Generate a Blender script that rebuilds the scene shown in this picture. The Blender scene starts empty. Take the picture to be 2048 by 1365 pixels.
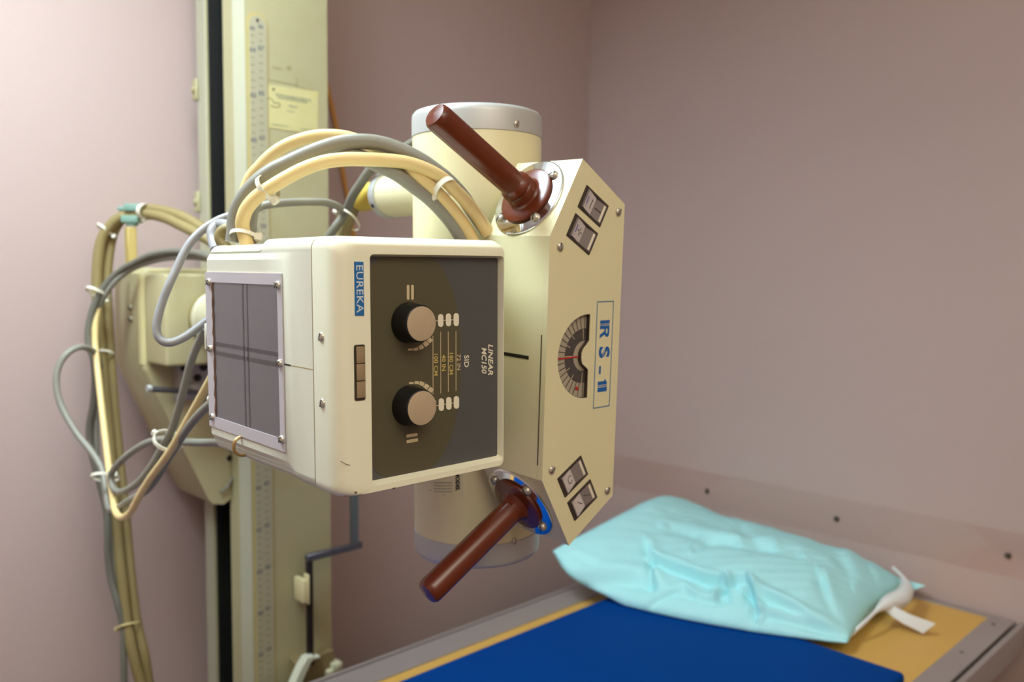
import bpy, bmesh, math, random
from mathutils import Matrix, Vector, Quaternion
R_ = math.radians
random.seed(7)
SC = bpy.context.scene
COL = SC.collection

# ------------------------------------------------------------------ camera
FPX, CX, CY = 1667.86, 1024.0, 682.5
YAW, PITCH, ROLL = R_(45.9355), R_(4.04403), R_(0.45864)
CAMP = Vector((0, 0, 1.53))

def _rot(ax, a):
    c, s = math.cos(a), math.sin(a)
    if ax == 0: return Matrix(((1, 0, 0), (0, c, -s), (0, s, c)))
    return Matrix(((c, -s, 0), (s, c, 0), (0, 0, 1)))
_M0 = Matrix(((math.sin(YAW), -math.cos(YAW), 0), (0, 0, -1), (math.cos(YAW), math.sin(YAW), 0)))
RC = _rot(2, ROLL) @ _rot(0, PITCH) @ _M0          # world -> camera (x right, y down, z forward)
RCT = RC.transposed()
cam_d = bpy.data.cameras.new('camera')
cam = bpy.data.objects.new('camera', cam_d); COL.objects.link(cam)
rx, ry, rz = Vector(RC[0]), Vector(RC[1]), Vector(RC[2])
cam.matrix_world = Matrix(((rx.x, -ry.x, -rz.x, CAMP.x), (rx.y, -ry.y, -rz.y, CAMP.y), (rx.z, -ry.z, -rz.z, CAMP.z), (0, 0, 0, 1)))
cam_d.sensor_width = 36.0
cam_d.lens = FPX * 36.0 / 2048.0
cam_d.clip_start = 0.02
cam_d.dof.use_dof = True
cam_d.dof.focus_distance = 0.76
cam_d.dof.aperture_fstop = 5.0
SC.camera = cam

# ------------------------------------------------------------------ world, lights, exposure
w = bpy.data.worlds.new('room_air'); SC.world = w; w.use_nodes = True
w.node_tree.nodes['Background'].inputs[0].default_value = (0.6, 0.58, 0.56, 1)
w.node_tree.nodes['Background'].inputs[1].default_value = 0.02

def area(name, loc, target, sx, sy, power, col):
    l = bpy.data.lights.new(name, 'AREA'); l.shape = 'RECTANGLE'; l.size = sx; l.size_y = sy
    l.energy = power; l.color = col
    o = bpy.data.objects.new(name, l); COL.objects.link(o); o.location = loc
    d = Vector(target) - Vector(loc)
    o.rotation_euler = d.to_track_quat('-Z', 'Y').to_euler()
    return o
area('ceiling_fixture_down', (0.08, 1.10, 2.44), (0.08, 1.08, 0), 1.0, 0.28, 27, (0.75, 0.96, 1.06))
area('added_uplight', (0.08, 1.10, 2.47), (0.08, 1.10, 3), 1.0, 0.28, 17, (0.82, 0.97, 1.04))  # uplight added to brighten the ceiling and soften the top light
area('warm_bounce_fill', (0.0, -0.9, 1.95), (0.0, -0.9, 3), 0.5, 0.5, 57, (1.0, 1.0, 0.86))  # unseen warm source added for fill bounced off the ceiling
SC.view_settings.view_transform = 'Standard'
SC.view_settings.look = 'None'
SC.view_settings.exposure = 0.0
SC.view_settings.gamma = 1.0
SC.view_settings.use_curve_mapping = False

# ------------------------------------------------------------------ frames and pixel helpers
def ray(x, y): return RCT @ Vector(((x - CX) / FPX, (y - CY) / FPX, 1.0))
def P(x, y, dep): return CAMP + ray(x, y) * dep               # point at a given depth along the view axis
def onx(x, y, X): d = ray(x, y); return CAMP + d * (X / d.x)
def ony(x, y, Y): d = ray(x, y); return CAMP + d * (Y / d.y)
def onz(x, y, Z): d = ray(x, y); return CAMP + d * ((Z - CAMP.z) / d.z)
def proj(p):
    q = RC @ (Vector(p) - CAMP); return (CX + FPX * q.x / q.z, CY + FPX * q.y / q.z)
def rotv(v):
    v = Vector(v); return Quaternion(v.normalized(), v.length).to_matrix()
RD = rotv((R_(0.67228), R_(-0.94368), R_(-1.75175)))           # device tilt against the room
OD = P(672, 738, 0.70)
MD = Matrix.Translation(OD) @ RD.to_4x4()                      # tube head frame: x along the beam axis, y to the column, z up
MDI = MD.inverted()
MP = MD @ Matrix.Translation((0.2986, -0.004, -0.0103)) @ rotv((0.035, -0.0013, 0.0132)).to_4x4()   # control head frame
MW = Matrix.Identity(4)
def hit(M, x, y, ax, c):
    Mi = M.inverted(); o = Mi @ CAMP; d = Mi.to_3x3() @ ray(x, y)
    return o + d * ((c - o[ax]) / d[ax])
def D(x, y, ax, c): return hit(MD, x, y, ax, c)

# ------------------------------------------------------------------ materials
def lin(c):
    return tuple((v / 255 / 12.92) if v / 255 <= 0.04045 else ((v / 255 + 0.055) / 1.055) ** 2.4 for v in c) + (1,)
MATS = {}
def mat(name, rgb, rough=0.5, metal=0.0, noise=0.0, nscale=40, bump=0.0, bscale=300, coat=0.0, trans=0.0, ior=1.45, spec=0.5, dirt=None, dscale=6, aniso=0.0, sheen=0.0):
    if name in MATS: return MATS[name]
    m = bpy.data.materials.new(name); m.use_nodes = True
    nt = m.node_tree; b = nt.nodes['Principled BSDF']
    c = lin(rgb)
    b.inputs['Base Color'].default_value = c
    b.inputs['Roughness'].default_value = rough; b.inputs['Metallic'].default_value = metal
    b.inputs['IOR'].default_value = ior
    b.inputs['Specular IOR Level'].default_value = spec
    b.inputs['Coat Weight'].default_value = coat; b.inputs['Coat Roughness'].default_value = 0.08
    b.inputs['Transmission Weight'].default_value = trans
    b.inputs['Sheen Weight'].default_value = sheen
    tc = nt.nodes.new('ShaderNodeTexCoord')
    last = None
    if noise > 0:
        n = nt.nodes.new('ShaderNodeTexNoise'); n.inputs['Scale'].default_value = nscale; n.inputs['Detail'].default_value = 5
        nt.links.new(tc.outputs['Object'], n.inputs['Vector'])
        mx = nt.nodes.new('ShaderNodeMix'); mx.data_type = 'RGBA'
        mx.inputs[6].default_value = tuple(v * (1 - noise) for v in c[:3]) + (1,)
        mx.inputs[7].default_value = tuple(min(1, v * (1 + noise)) for v in c[:3]) + (1,)
        nt.links.new(n.outputs['Fac'], mx.inputs[0]); last = mx.outputs[2]
    if dirt:
        n = nt.nodes.new('ShaderNodeTexNoise'); n.inputs['Scale'].default_value = dscale; n.inputs['Detail'].default_value = 6
        nt.links.new(tc.outputs['Object'], n.inputs['Vector'])
        rp = nt.nodes.new('ShaderNodeValToRGB'); rp.color_ramp.elements[0].position = 0.52; rp.color_ramp.elements[1].position = 0.75
        rp.color_ramp.elements[1].color = (0.6, 0.6, 0.6, 1)
        nt.links.new(n.outputs['Fac'], rp.inputs[0])
        mx = nt.nodes.new('ShaderNodeMix'); mx.data_type = 'RGBA'
        nt.links.new(rp.outputs[0], mx.inputs[0])
        if last: nt.links.new(last, mx.inputs[6])
        else: mx.inputs[6].default_value = c
        mx.inputs[7].default_value = lin(dirt); last = mx.outputs[2]
    if last: nt.links.new(last, b.inputs['Base Color'])
    if bump > 0:
        n = nt.nodes.new('ShaderNodeTexNoise'); n.inputs['Scale'].default_value = bscale; n.inputs['Detail'].default_value = 3
        nt.links.new(tc.outputs['Object'], n.inputs['Vector'])
        bp = nt.nodes.new('ShaderNodeBump'); bp.inputs['Strength'].default_value = bump; bp.inputs['Distance'].default_value = 0.001
        nt.links.new(n.outputs['Fac'], bp.inputs['Height']); nt.links.new(bp.outputs['Normal'], b.inputs['Normal'])
    MATS[name] = m
    return m
wall_m = mat('wall_paint', (192, 167, 160), 0.75, noise=0.03, nscale=1.5, bump=0.25, bscale=90)
ceil_m = mat('ceiling_paint', (225, 222, 218), 0.9, noise=0.02)
floor_m = mat('floor_vinyl', (70, 58, 50), 0.4, noise=0.08, nscale=14)
shell_m = mat('shell_cream', (216, 211, 190), 0.38, noise=0.015, nscale=8, bump=0.05, bscale=700)
bezel_m = mat('bezel_cream', (234, 230, 204), 0.38, noise=0.015, nscale=8, bump=0.05, bscale=700)
head_m = mat('head_cream', (222, 213, 172), 0.36, noise=0.02, nscale=10, bump=0.04, bscale=600)
tube_m = mat('tube_cream', (224, 214, 172), 0.33, noise=0.02, nscale=8, bump=0.03, bscale=500)
column_m = mat('column_paint', (178, 168, 130), 0.42, noise=0.03, nscale=6, dirt=(164, 150, 104), dscale=5)
colpale_m = mat('column_pale', (178, 173, 150), 0.4, noise=0.02, nscale=6)
carr_m = mat('carriage_paint', (186, 174, 134), 0.42, noise=0.03, nscale=7, dirt=(166, 150, 98), dscale=7)
black_m = mat('channel_black', (22, 21, 18), 0.6, noise=0.2, nscale=20)
darkbar_m = mat('channel_strip', (92, 98, 92), 0.45)
alu_m = mat('aluminium', (188, 187, 184), 0.45, 0.35, noise=0.03, nscale=20)
chrome_m = mat('chrome', (225, 228, 230), 0.05, 1.0)
steel_m = mat('screw_steel', (196, 188, 172), 0.3, 0.6)
slot_m = mat('slot_dark', (40, 34, 26), 0.6)
brown_m = mat('brown_phenolic', (98, 40, 17), 0.26, noise=0.10, nscale=60, coat=0.12)
panel_m = mat('panel_slate', (80, 80, 79), 0.42, noise=0.04, nscale=120, bump=0.05, bscale=900)
olive_m = mat('panel_olive', (84, 78, 56), 0.42, noise=0.04, nscale=120)
print_m = mat('print_beige', (205, 186, 150), 0.5)
printw_m = mat('print_ivory', (232, 222, 198), 0.5)
printy_m = mat('print_yellow', (200, 175, 96), 0.5)
printd_m = mat('print_black', (28, 25, 22), 0.5)
red_m = mat('print_red', (190, 45, 40), 0.5)
blue_m = mat('badge_blue', (34, 104, 165), 0.4)
rsblue_m = mat('print_blue', (12, 92, 165), 0.5)
badgew_m = mat('badge_letters', (215, 218, 218), 0.4)
knob_m = mat('knob_black', (20, 18, 17), 0.38)
knobcap_m = mat('knob_cap', (196, 176, 146), 0.35, 0.3, noise=0.05, nscale=200)
frame_m = mat('frame_metal', (202, 195, 199), 0.42, 0.35, noise=0.02, nscale=30)
glass_m = mat('window_plastic', (100, 95, 97), 0.16, noise=0.08, nscale=9, coat=0.3)
line_shade_m = mat('crosshair', (74, 68, 70), 0.3)
rust_m = mat('rust_glue', (120, 84, 60), 0.7, noise=0.35, nscale=160)
seam_m = mat('seam_yellow', (172, 148, 98), 0.7)
switchframe_m = mat('switch_frame', (62, 52, 44), 0.4)
rocker_m = mat('rocker_grey', (132, 122, 120), 0.35)
rockerl_m = mat('rocker_label', (200, 190, 186), 0.4)
rockerv_m = mat('rocker_violet', (128, 122, 176), 0.5)
dial_m = mat('dial_plate', (168, 156, 136), 0.5)
dialdark_m = mat('dial_dark', (74, 68, 66), 0.5)
clearbtn_m = mat('clear_button', (150, 128, 98), 0.12, noise=0.15, nscale=90, coat=0.6)
paper_m = mat('paper_label', (206, 200, 196), 0.6)
sticker_m = mat('old_sticker', (206, 194, 138), 0.55, noise=0.08, nscale=30, dirt=(206, 192, 120), dscale=25)
faint_m = mat('faded_print', (150, 150, 120), 0.6)
scale_m = mat('scale_plate', (174, 166, 138), 0.5, noise=0.03)
glue_m = mat('scale_edge', (188, 170, 114), 0.55, noise=0.06, nscale=20)
num_m = mat('scale_numbers', (120, 118, 114), 0.6)
tick_m = mat('scale_ticks', (140, 132, 104), 0.6)
grey_m = mat('cable_grey', (138, 134, 122), 0.42, noise=0.05, nscale=40)
silver_m = mat('cable_silver', (152, 149, 150), 0.36, noise=0.04, nscale=40)
dgrey_m = mat('cable_dark_grey', (112, 108, 96), 0.45, noise=0.06, nscale=40)
cream_m = mat('cable_cream', (226, 198, 138), 0.4, noise=0.05, nscale=30)
ochre_m = mat('cable_ochre', (144, 126, 82), 0.5, noise=0.06, nscale=20)
olivec_m = mat('cable_olive', (140, 130, 92), 0.5, noise=0.06, nscale=20)
boot_m = mat('boot_yellow', (206, 172, 72), 0.42, noise=0.06, nscale=20)
tie_m = mat('tie_nylon', (228, 220, 200), 0.4)
cord_m = mat('cord_ochre', (212, 150, 66), 0.5)
teal_m = mat('clamp_teal', (126, 156, 142), 0.5, noise=0.08, nscale=60)
post_m = mat('post_ochre', (196, 170, 104), 0.5, noise=0.06)
zinc_m = mat('zinc_plate', (172, 164, 164), 0.45, 0.2, noise=0.06, nscale=50)
rod_m = mat('rod_steel', (108, 106, 112), 0.4, 0.7, noise=0.05, nscale=40)
roddark_m = mat('rod_black', (34, 28, 26), 0.5)
board_m = mat('table_board', (214, 168, 84), 0.45, noise=0.03, nscale=30)
rail_m = mat('table_rail', (166, 156, 152), 0.4, 0.35, noise=0.03, nscale=40)
vinyl_m = mat('blue_vinyl', (0, 62, 138), 0.7, spec=0.05, noise=0.03, nscale=10, bump=0.12, bscale=500)
case_m = mat('pillow_case', (174, 230, 234), 0.7, noise=0.03, nscale=30, bump=0.15, bscale=500)
white_m = mat('white_cloth', (226, 226, 224), 0.7)
acryl_m = mat('clear_acrylic', (240, 234, 232), 0.05, trans=1.0, ior=1.08, spec=0.3)
def clear_pane(m, tint, gloss):
    nt = m.node_tree; nt.nodes.remove(nt.nodes['Principled BSDF'])
    t_ = nt.nodes.new('ShaderNodeBsdfTransparent'); t_.inputs[0].default_value = lin(tint)
    g_ = nt.nodes.new('ShaderNodeBsdfGlossy'); g_.inputs['Roughness'].default_value = 0.08
    x_ = nt.nodes.new('ShaderNodeMixShader'); x_.inputs[0].default_value = gloss
    nt.links.new(t_.outputs[0], x_.inputs[1]); nt.links.new(g_.outputs[0], x_.inputs[2])
    nt.links.new(x_.outputs[0], nt.nodes['Material Output'].inputs[0])
clear_pane(acryl_m, (254, 252, 251), 0.025)
base_m = mat('table_base', (205, 200, 185), 0.5)

# ------------------------------------------------------------------ object helpers
ROOTM = {}
def tag(o, label=None, cat=None, group=None, kind=None):
    if label: o['label'] = label
    if cat: o['category'] = cat
    if group: o['group'] = group
    if kind: o['kind'] = kind
    return o
def thing(name, M, label, cat, group=None):
    o = bpy.data.objects.new(name, None); COL.objects.link(o)
    o.empty_display_size = 0.05
    o.matrix_world = M; ROOTM[o.name] = M.copy()
    return tag(o, label, cat, group)
def new_mesh(name, bm, m, ang=38):
    me = bpy.data.meshes.new(name)
    bmesh.ops.recalc_face_normals(bm, faces=bm.faces)
    bm.to_mesh(me); bm.free()
    for mm in (m if isinstance(m, (list, tuple)) else [m]): me.materials.append(mm)
    if len(me.polygons):
        me.polygons.foreach_set('use_smooth', [True] * len(me.polygons))
        me.set_sharp_from_angle(angle=R_(ang))
    return me
def put(name, me, parent=None, M=MW, label=None):
    """link a mesh object whose coordinates live in frame M"""
    o = bpy.data.objects.new(name, me); COL.objects.link(o)
    if parent is not None:
        o.parent = parent
        pm = ROOTM[parent.name]
        o.matrix_parent_inverse = pm.inverted()
    o.matrix_basis = M
    ROOTM[o.name] = M.copy()
    if label: o['label'] = label
    return o
def part(name, bm, m, parent, M=MW, label=None, ang=38):
    return put(name, new_mesh(name, bm, m, ang), parent, M, label)
def struct(name, bm, m):
    o = put(name, new_mesh(name, bm, m)); o['kind'] = 'structure'; return o

def bmn(): return bmesh.new()
def add_box(bm, a, b, bev=0.0, seg=2, M=None, mi=0):
    r = bmesh.ops.create_cube(bm, size=1.0)
    vs = r['verts']; a, b = Vector(a), Vector(b)
    for v in vs: v.co = Vector(((a.x + b.x) / 2 + v.co.x * (b.x - a.x), (a.y + b.y) / 2 + v.co.y * (b.y - a.y), (a.z + b.z) / 2 + v.co.z * (b.z - a.z)))
    fs = set(f for v in vs for f in v.link_faces)
    for f in fs: f.material_index = mi
    if bev > 0:
        es = list(set(e for v in vs for e in v.link_edges))
        r2 = bmesh.ops.bevel(bm, geom=es, offset=bev, segments=seg, affect='EDGES', profile=0.5)
        vs = list(set(v for f in r2['faces'] for v in f.verts) | set(v for v in vs if v.is_valid))
        if M is not None:
            for v in vs: v.co = M @ v.co
        return bm
    if M is not None:
        for v in vs: v.co = M @ v.co
    return bm
def box(a, b, bev=0.0, seg=2, M=None): return add_box(bmn(), a, b, bev, seg, M)
def loft(bm, rings, cap0=True, cap1=True, closed=True, mi=0):
    L = [[bm.verts.new(p) for p in r] for r in rings]
    n = len(L[0])
    for a, b in zip(L[:-1], L[1:]):
        for i in range(n if closed else n - 1):
            j = (i + 1) % n
            try: bm.faces.new((a[i], a[j], b[j], b[i])).material_index = mi
            except ValueError: pass
    if cap0: bm.faces.new(L[0][::-1]).material_index = mi
    if cap1: bm.faces.new(L[-1]).material_index = mi
    return bm
def frame_for(d):
    d = Vector(d).normalized()
    up = Vector((0, 0, 1)) if abs(d.z) < 0.9 else Vector((1, 0, 0))
    a = d.cross(up).normalized(); b = d.cross(a).normalized()
    return d, a, b
def axisM(p, d):
    """matrix that takes local z to d at p"""
    d, a, b = frame_for(d)
    x = a; y = d.cross(x)
    return Matrix(((x.x, y.x, d.x, p[0]), (x.y, y.y, d.y, p[1]), (x.z, y.z, d.z, p[2]), (0, 0, 0, 1)))
def lathe(prof, n=32, M=None, bm=None, mi=0):
    """profile list of (r, z) around local z"""
    bm = bm or bmn(); rings = []
    for r, z in prof:
        ring = []
        for i in range(n):
            a = 2 * math.pi * i / n
            p = Vector((r * math.cos(a), r * math.sin(a), z))
            ring.append(M @ p if M is not None else p)
        rings.append(ring)
    return loft(bm, rings, prof[0][0] > 1e-6, prof[-1][0] > 1e-6, mi=mi) if prof[0][0] > 1e-6 and prof[-1][0] > 1e-6 else loft(bm, rings, True, True, mi=mi)
def catmull(pts, sub=8):
    pts = [Vector(p) for p in pts]; out = []
    n = len(pts)
    for i in range(n - 1):
        p0 = pts[max(i - 1, 0)]; p1 = pts[i]; p2 = pts[i + 1]; p3 = pts[min(i + 2, n - 1)]
        for k in range(sub):
            t = k / sub
            out.append(0.5 * ((2 * p1) + (p2 - p0) * t + (2 * p0 - 5 * p1 + 4 * p2 - p3) * t * t + (3 * p1 - p0 - 3 * p2 + p3) * t ** 3))
    out.append(pts[-1]); return out
def tube(path, r, n=12, bm=None, caps=True, mi=0):
    bm = bm or bmn(); rings = []; prev = None
    m = len(path)
    for i, p in enumerate(path):
        t = (path[min(i + 1, m - 1)] - path[max(i - 1, 0)])
        if t.length < 1e-9: t = Vector((0, 0, 1))
        t.normalize()
        if prev is None: _, a, b = frame_for(t)
        else:
            a = (prev - t * prev.dot(t)).normalized(); b = t.cross(a)
        prev = a
        rr = r[i] if isinstance(r, (list, tuple)) else r
        rings.append([p + (a * math.cos(2 * math.pi * k / n) + b * math.sin(2 * math.pi * k / n)) * rr for k in range(n)])
    return loft(bm, rings, caps, caps, mi=mi)
def rrect(x0, x1, z0, z1, r, k=5):
    """rounded rectangle in 2D, r = radii (bl, tl, tr, br)"""
    if not isinstance(r, (list, tuple)): r = (r,) * 4
    out = []
    for (cx, cz, a0, rr) in ((x0, z0, 270, r[0]), (x0, z1, 180, r[1]), (x1, z1, 90, r[2]), (x1, z0, 0, r[3])):
        sx = 1 if cx == x0 else -1; sz = 1 if cz == z0 else -1
        for i in range(k):
            a = R_(a0 - 90 * i / (k - 1))
            out.append((cx + sx * rr + rr * math.cos(a), cz + sz * rr + rr * math.sin(a)))
    return out
def flat(loops, ext, basis, name='shape', bevel=0.0, reso=1):
    """closed 2D loops (holes by even-odd) filled and extruded by +-ext; basis maps (u,v,n) into the frame"""
    cu = bpy.data.curves.new(name, 'CURVE'); cu.dimensions = '2D'; cu.fill_mode = 'BOTH'
    cu.extrude = ext; cu.resolution_u = reso; cu.bevel_depth = bevel
    for lp in loops:
        s = cu.splines.new('POLY'); s.points.add(len(lp) - 1)
        for pt, q in zip(s.points, lp): pt.co = (q[0], q[1], 0, 1)
        s.use_cyclic_u = True
    return _curve_bm(cu, basis)
def _curve_bm(cu, basis):
    o = bpy.data.objects.new('tmp_shape', cu); COL.objects.link(o)
    dg = bpy.context.evaluated_depsgraph_get(); dg.update()
    me = bpy.data.meshes.new_from_object(o.evaluated_get(dg))
    bpy.data.objects.remove(o); bpy.data.curves.remove(cu)
    bm = bmn(); bm.from_mesh(me); bpy.data.meshes.remove(me)
    bmesh.ops.remove_doubles(bm, verts=bm.verts, dist=1e-7)
    for v in bm.verts: v.co = basis @ v.co
    return bm
def text(s, size, ext, basis, align='CENTER', offset=0.0, shear=0.0, space=1.0, sx=1.0):
    cu = bpy.data.curves.new('txt', 'FONT'); cu.body = s; cu.size = size; cu.extrude = ext
    cu.align_x = align; cu.align_y = 'CENTER'; cu.offset = offset; cu.shear = shear; cu.space_character = space; cu.resolution_u = 3
    return _curve_bm(cu, basis @ Matrix.Diagonal((sx, 1, 1, 1)))
def basis(o, u, v, n):
    o, u, v, n = Vector(o), Vector(u), Vector(v), Vector(n)
    return Matrix(((u.x, v.x, n.x, o.x), (u.y, v.y, n.y, o.y), (u.z, v.z, n.z, o.z), (0, 0, 0, 1)))
def joinbm(*bms):
    b0 = bms[0]
    for b in bms[1:]:
        me = bpy.data.meshes.new('j'); b.to_mesh(me); b.free(); b0.from_mesh(me); bpy.data.meshes.remove(me)
    return b0
def screw_mesh(name, r, h=0.5, slot=45, m=None, cross=False):
    bm = lathe([(r, 0), (r, r * h * 0.35), (r * 0.86, r * h * 0.75), (r * 0.5, r * h), (0.0001, r * h * 1.05)], 16)
    for a in ((slot, slot + 90) if cross else (slot,)):
        add_box(bm, (-r * 0.8, -r * 0.11, r * h * 0.7), (r * 0.8, r * 0.11, r * h * 1.09), M=Matrix.Rotation(R_(a), 4, 'Z'), mi=1)
    return new_mesh(name, bm, [m or steel_m, slot_m], 50)
ZPANEL = basis((0, 0, 0), (0, 0, -1), (1, 0, 0), (0, -1, 0))   # text running down, tops to +x, facing -y
FACE = basis((0, 0, 0), (1, 0, 0), (0, 0, 1), (0, -1, 0))      # u = x, v = z, facing -y
def at(B, u, v, n): return Matrix.Translation(Vector((u, n, v))) @ B

# ------------------------------------------------------------------ the room
XW, YW, ZC = 2.09, 1.81, 2.6
X0, Y0 = -1.7, -1.7
struct('floor', box((X0 - .1, Y0 - .1, -0.1), (XW + .1, YW + .1, 0)), floor_m)
struct('ceiling', box((X0 - .1, Y0 - .1, ZC), (XW + .1, YW + .1, ZC + .1)), ceil_m)
struct('wall_back', box((X0, YW, 0), (XW, YW + .1, ZC)), wall_m)
struct('wall_right', box((XW, Y0, 0), (XW + .1, YW + .1, ZC)), wall_m)
struct('wall_left', box((X0 - .1, Y0, 0), (X0, YW + .1, ZC)), wall_m)
struct('wall_front', box((X0, Y0 - .1, 0), (XW, Y0, ZC)), wall_m)
struct('baseboard_back', box((X0, YW - .012, 0), (XW - .012, YW, 0.1), 0.003), base_m)
struct('baseboard_right', box((XW - .012, Y0, 0), (XW, YW - .012, 0.1), 0.003), base_m)

# clear guard strip on the right wall
g = thing('wall_guard', Matrix.Translation((XW - .004, 0.6, 0.875)), 'clear plastic guard strip screwed along the wall behind the pillow', 'wall guard')
part('guard_strip', box((XW - .0045, -0.8, 0.875), (XW - .0005, 1.79, 0.979), 0.001, 1), acryl_m, g)
gs = screw_mesh('guard_screw', 0.0065, 0.9, 30, mat('guard_screw', (96, 84, 78), 0.35, 0.8))
for yy in (1.716, 1.3275, 0.9393, 0.5429, 0.15):
    put('screw', gs, g, axisM((XW - .0045, yy, 0.9245), (-1, 0, 0)))

# loose cord on the back wall
cp = [ony(x, y, YW - .006) for x, y in ((640, 120), (648, 150), (656, 182), (668, 232), (676, 280), (688, 360), (696, 400), (707, 470), (716, 540), (724, 640), (730, 760))]
cd = put('cable', new_mesh('cable', tube(catmull(cp, 6), 0.0058, 8), cord_m))
tag(cd, 'thin orange cord hanging down the wall behind the column', 'cord')

# ------------------------------------------------------------------ examination table
ZT = 0.78
TX0, TX1 = -0.15, 2.058
t = thing('examination_table', Matrix.Translation((1.0, 0.92, 0)), 'long x-ray examination table with tan top and grey metal rails', 'table')
part('tabletop', box((TX0, 0.5687, ZT - .03), (TX1, 1.2585, ZT), 0.001, 1), board_m, t)
def rail(ys, sgn):
    """ys: inner edge, strip end, groove end, lip end"""
    a, b, c, d = ys
    pts = [(a, ZT - .055), (a, ZT + .0015), (b, ZT + .0015), (b, ZT - .012), (c, ZT - .012), (c, ZT + .0015), (d, ZT + .0005), (d, ZT - .055)]
    return loft(bmn(), [[(x, y, z) for y, z in pts] for x in (TX0, TX1 + .02)])
part('side_rail', rail((0.5687, 0.519, 0.5105, 0.500), -1), rail_m, t, label='grey metal rail with a dark groove along the near side')
part('side_rail', rail((1.2585, 1.328, 1.3335, 1.345), 1), rail_m, t, label='grey metal rail along the wall side')
part('groove_insert', box((TX0, 0.5106, ZT - .0115), (TX1 + .006, 0.5189, ZT - .006)), roddark_m, t)
part('groove_insert', box((TX0, 1.3281, ZT - .0115), (TX1 + .006, 1.3334, ZT - .006)), roddark_m, t)
part('end_rail', box((TX1, 0.569, ZT - .05), (TX1 + .022, 1.258, ZT + .0018), 0.001, 1), rail_m, t)
rs = screw_mesh('rail_screw', 0.0045, 0.35, 20, mat('rail_screw', (120, 112, 108), 0.4, 0.6))
for xx in (2.0215, 1.8159, 1.61, 1.40, 1.19):
    put('screw', rs, t, Matrix.Translation((xx, 0.5478, ZT + .0015)))
part('under_frame', box((TX0 + .05, 0.62, 0.64), (TX1 - .1, 1.22, 0.749), 0.006), base_m, t)
part('pedestal', box((0.45, 0.70, 0.0), (1.65, 1.14, 0.64), 0.02), base_m, t)

# blue mattress pad
mp = put('mattress_pad', new_mesh('mattress_pad', box((-0.05, 0.5735, ZT), (1.592, 1.1985, ZT + .024), 0.009, 4), vinyl_m))
tag(mp, 'flat royal blue vinyl mattress pad on the table', 'mattress')

# ------------------------------------------------------------------ pillow
def seg_dist(px, py, poly):
    best = 1e9; sgn = 1; tt = 0
    for i in range(len(poly) - 1):
        ax, ay = poly[i]; bx, by = poly[i + 1]
        dx, dy = bx - ax, by - ay; L = dx * dx + dy * dy
        q = max(0, min(1, ((px - ax) * dx + (py - ay) * dy) / L))
        ex, ey = px - ax - q * dx, py - ay - q * dy
        d = math.hypot(ex, ey)
        if d < best: best = d; sgn = 1 if dx * ey - dy * ex > 0 else -1
    return best * sgn
CREASES = [  # polyline, valley depth, width, ridge height on the upper side
    ([(1306, 1122), (1330, 1132), (1362, 1140), (1404, 1157), (1450, 1168)], 0.010, 7, 0.006),
    ([(1440, 1184), (1455, 1172), (1472, 1166), (1492, 1167), (1502, 1186), (1508, 1206), (1512, 1228)], 0.008, 7, 0.006),
    ([(1366, 1178), (1384, 1190), (1407, 1201), (1430, 1203), (1455, 1189)], 0.006, 6, 0.004),
    ([(1303, 1210), (1325, 1195), (1351, 1185), (1382, 1194)], 0.006, 6, 0.004),
    ([(1170, 1166), (1230, 1162), (1300, 1170)], 0.010, 16, 0.004),
    ([(1292, 1095), (1300, 1130), (1297, 1170)], 0.004, 10, 0.003),
    ([(1505, 1222), (1580, 1240), (1640, 1256), (1690, 1272)], 0.006, 7, 0.005),
    ([(1496, 1180), (1553, 1206), (1620, 1242), (1688, 1270)], 0.005, 9, 0.006),
    ([(1640, 1160), (1652, 1200), (1668, 1232), (1690, 1262)], 0.004, 12, 0.003),
    ([(1630, 1070), (1668, 1100), (1690, 1130), (1700, 1160)], 0.003, 14, 0.003),
    ([(1392, 1100), (1410, 1086), (1440, 1082), (1470, 1088)], 0.003, 8, 0.002),
    ([(1340, 1060), (1400, 1076), (1470, 1090), (1540, 1098)], 0.003, 10, 0.003),
    ([(1150, 1110), (1170, 1125), (1190, 1128)], 0.003, 7, 0.002),
    ([(1745, 1150), (1752, 1180), (1750, 1205)], 0.003, 9, 0.003),
    ([(1480, 1060), (1520, 1090), (1590, 1110)], 0.003, 12, 0.002),
]
PA, PB, PC, PD = Vector((1.428, 1.322)), Vector((1.625, 0.700)), Vector((2.060, 0.735)), Vector((2.060, 1.43))
def pillow_pt(u, v, side):
    bow = 0.035 * math.sin(math.pi * u)
    a = PA.lerp(PB, u); b = PD.lerp(PC, u)
    a = a + Vector((-bow * 1.2 - .032 * math.exp(-((u - .10) / .09) ** 2), -bow * 0.3))
    q = a.lerp(b, v)
    # pinch the ends between the corners
    e = math.sin(math.pi * v)
    q = q + (PB - PA).normalized() * (-0.02 * e * (2 * u - 1) ** 3)
    lift = max(0.0, 1 - u / 0.30) ** 1.3
    ze = ZT + .030 + lift * (0.085 - 0.05 * v) + 0.02 * v * (1 - u)
    fu = max(0.0, 1 - abs(2 * u - 1) ** (5.0 if u < .5 else 3.2)); fv = max(0.0, 1 - abs(2 * v - 1) ** 2.6)
    f = (fu * fv) ** (0.50 + 0.12 * min(1, u * 2.5))
    if side > 0:
        H = 0.083 + 0.022 * v + 0.004 * (1 - u)
        z = ze + H * f + .024 * math.exp(-((u - .09) / .10) ** 2 - ((v - .6) / .3) ** 2) * f
    else:
        floor_z = (ZT + .0255) if q.x < 1.60 and q.y < 1.21 else ZT + .003
        z = max(floor_z, ze - 0.04 * f)
    return Vector((q.x, q.y, z))
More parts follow.
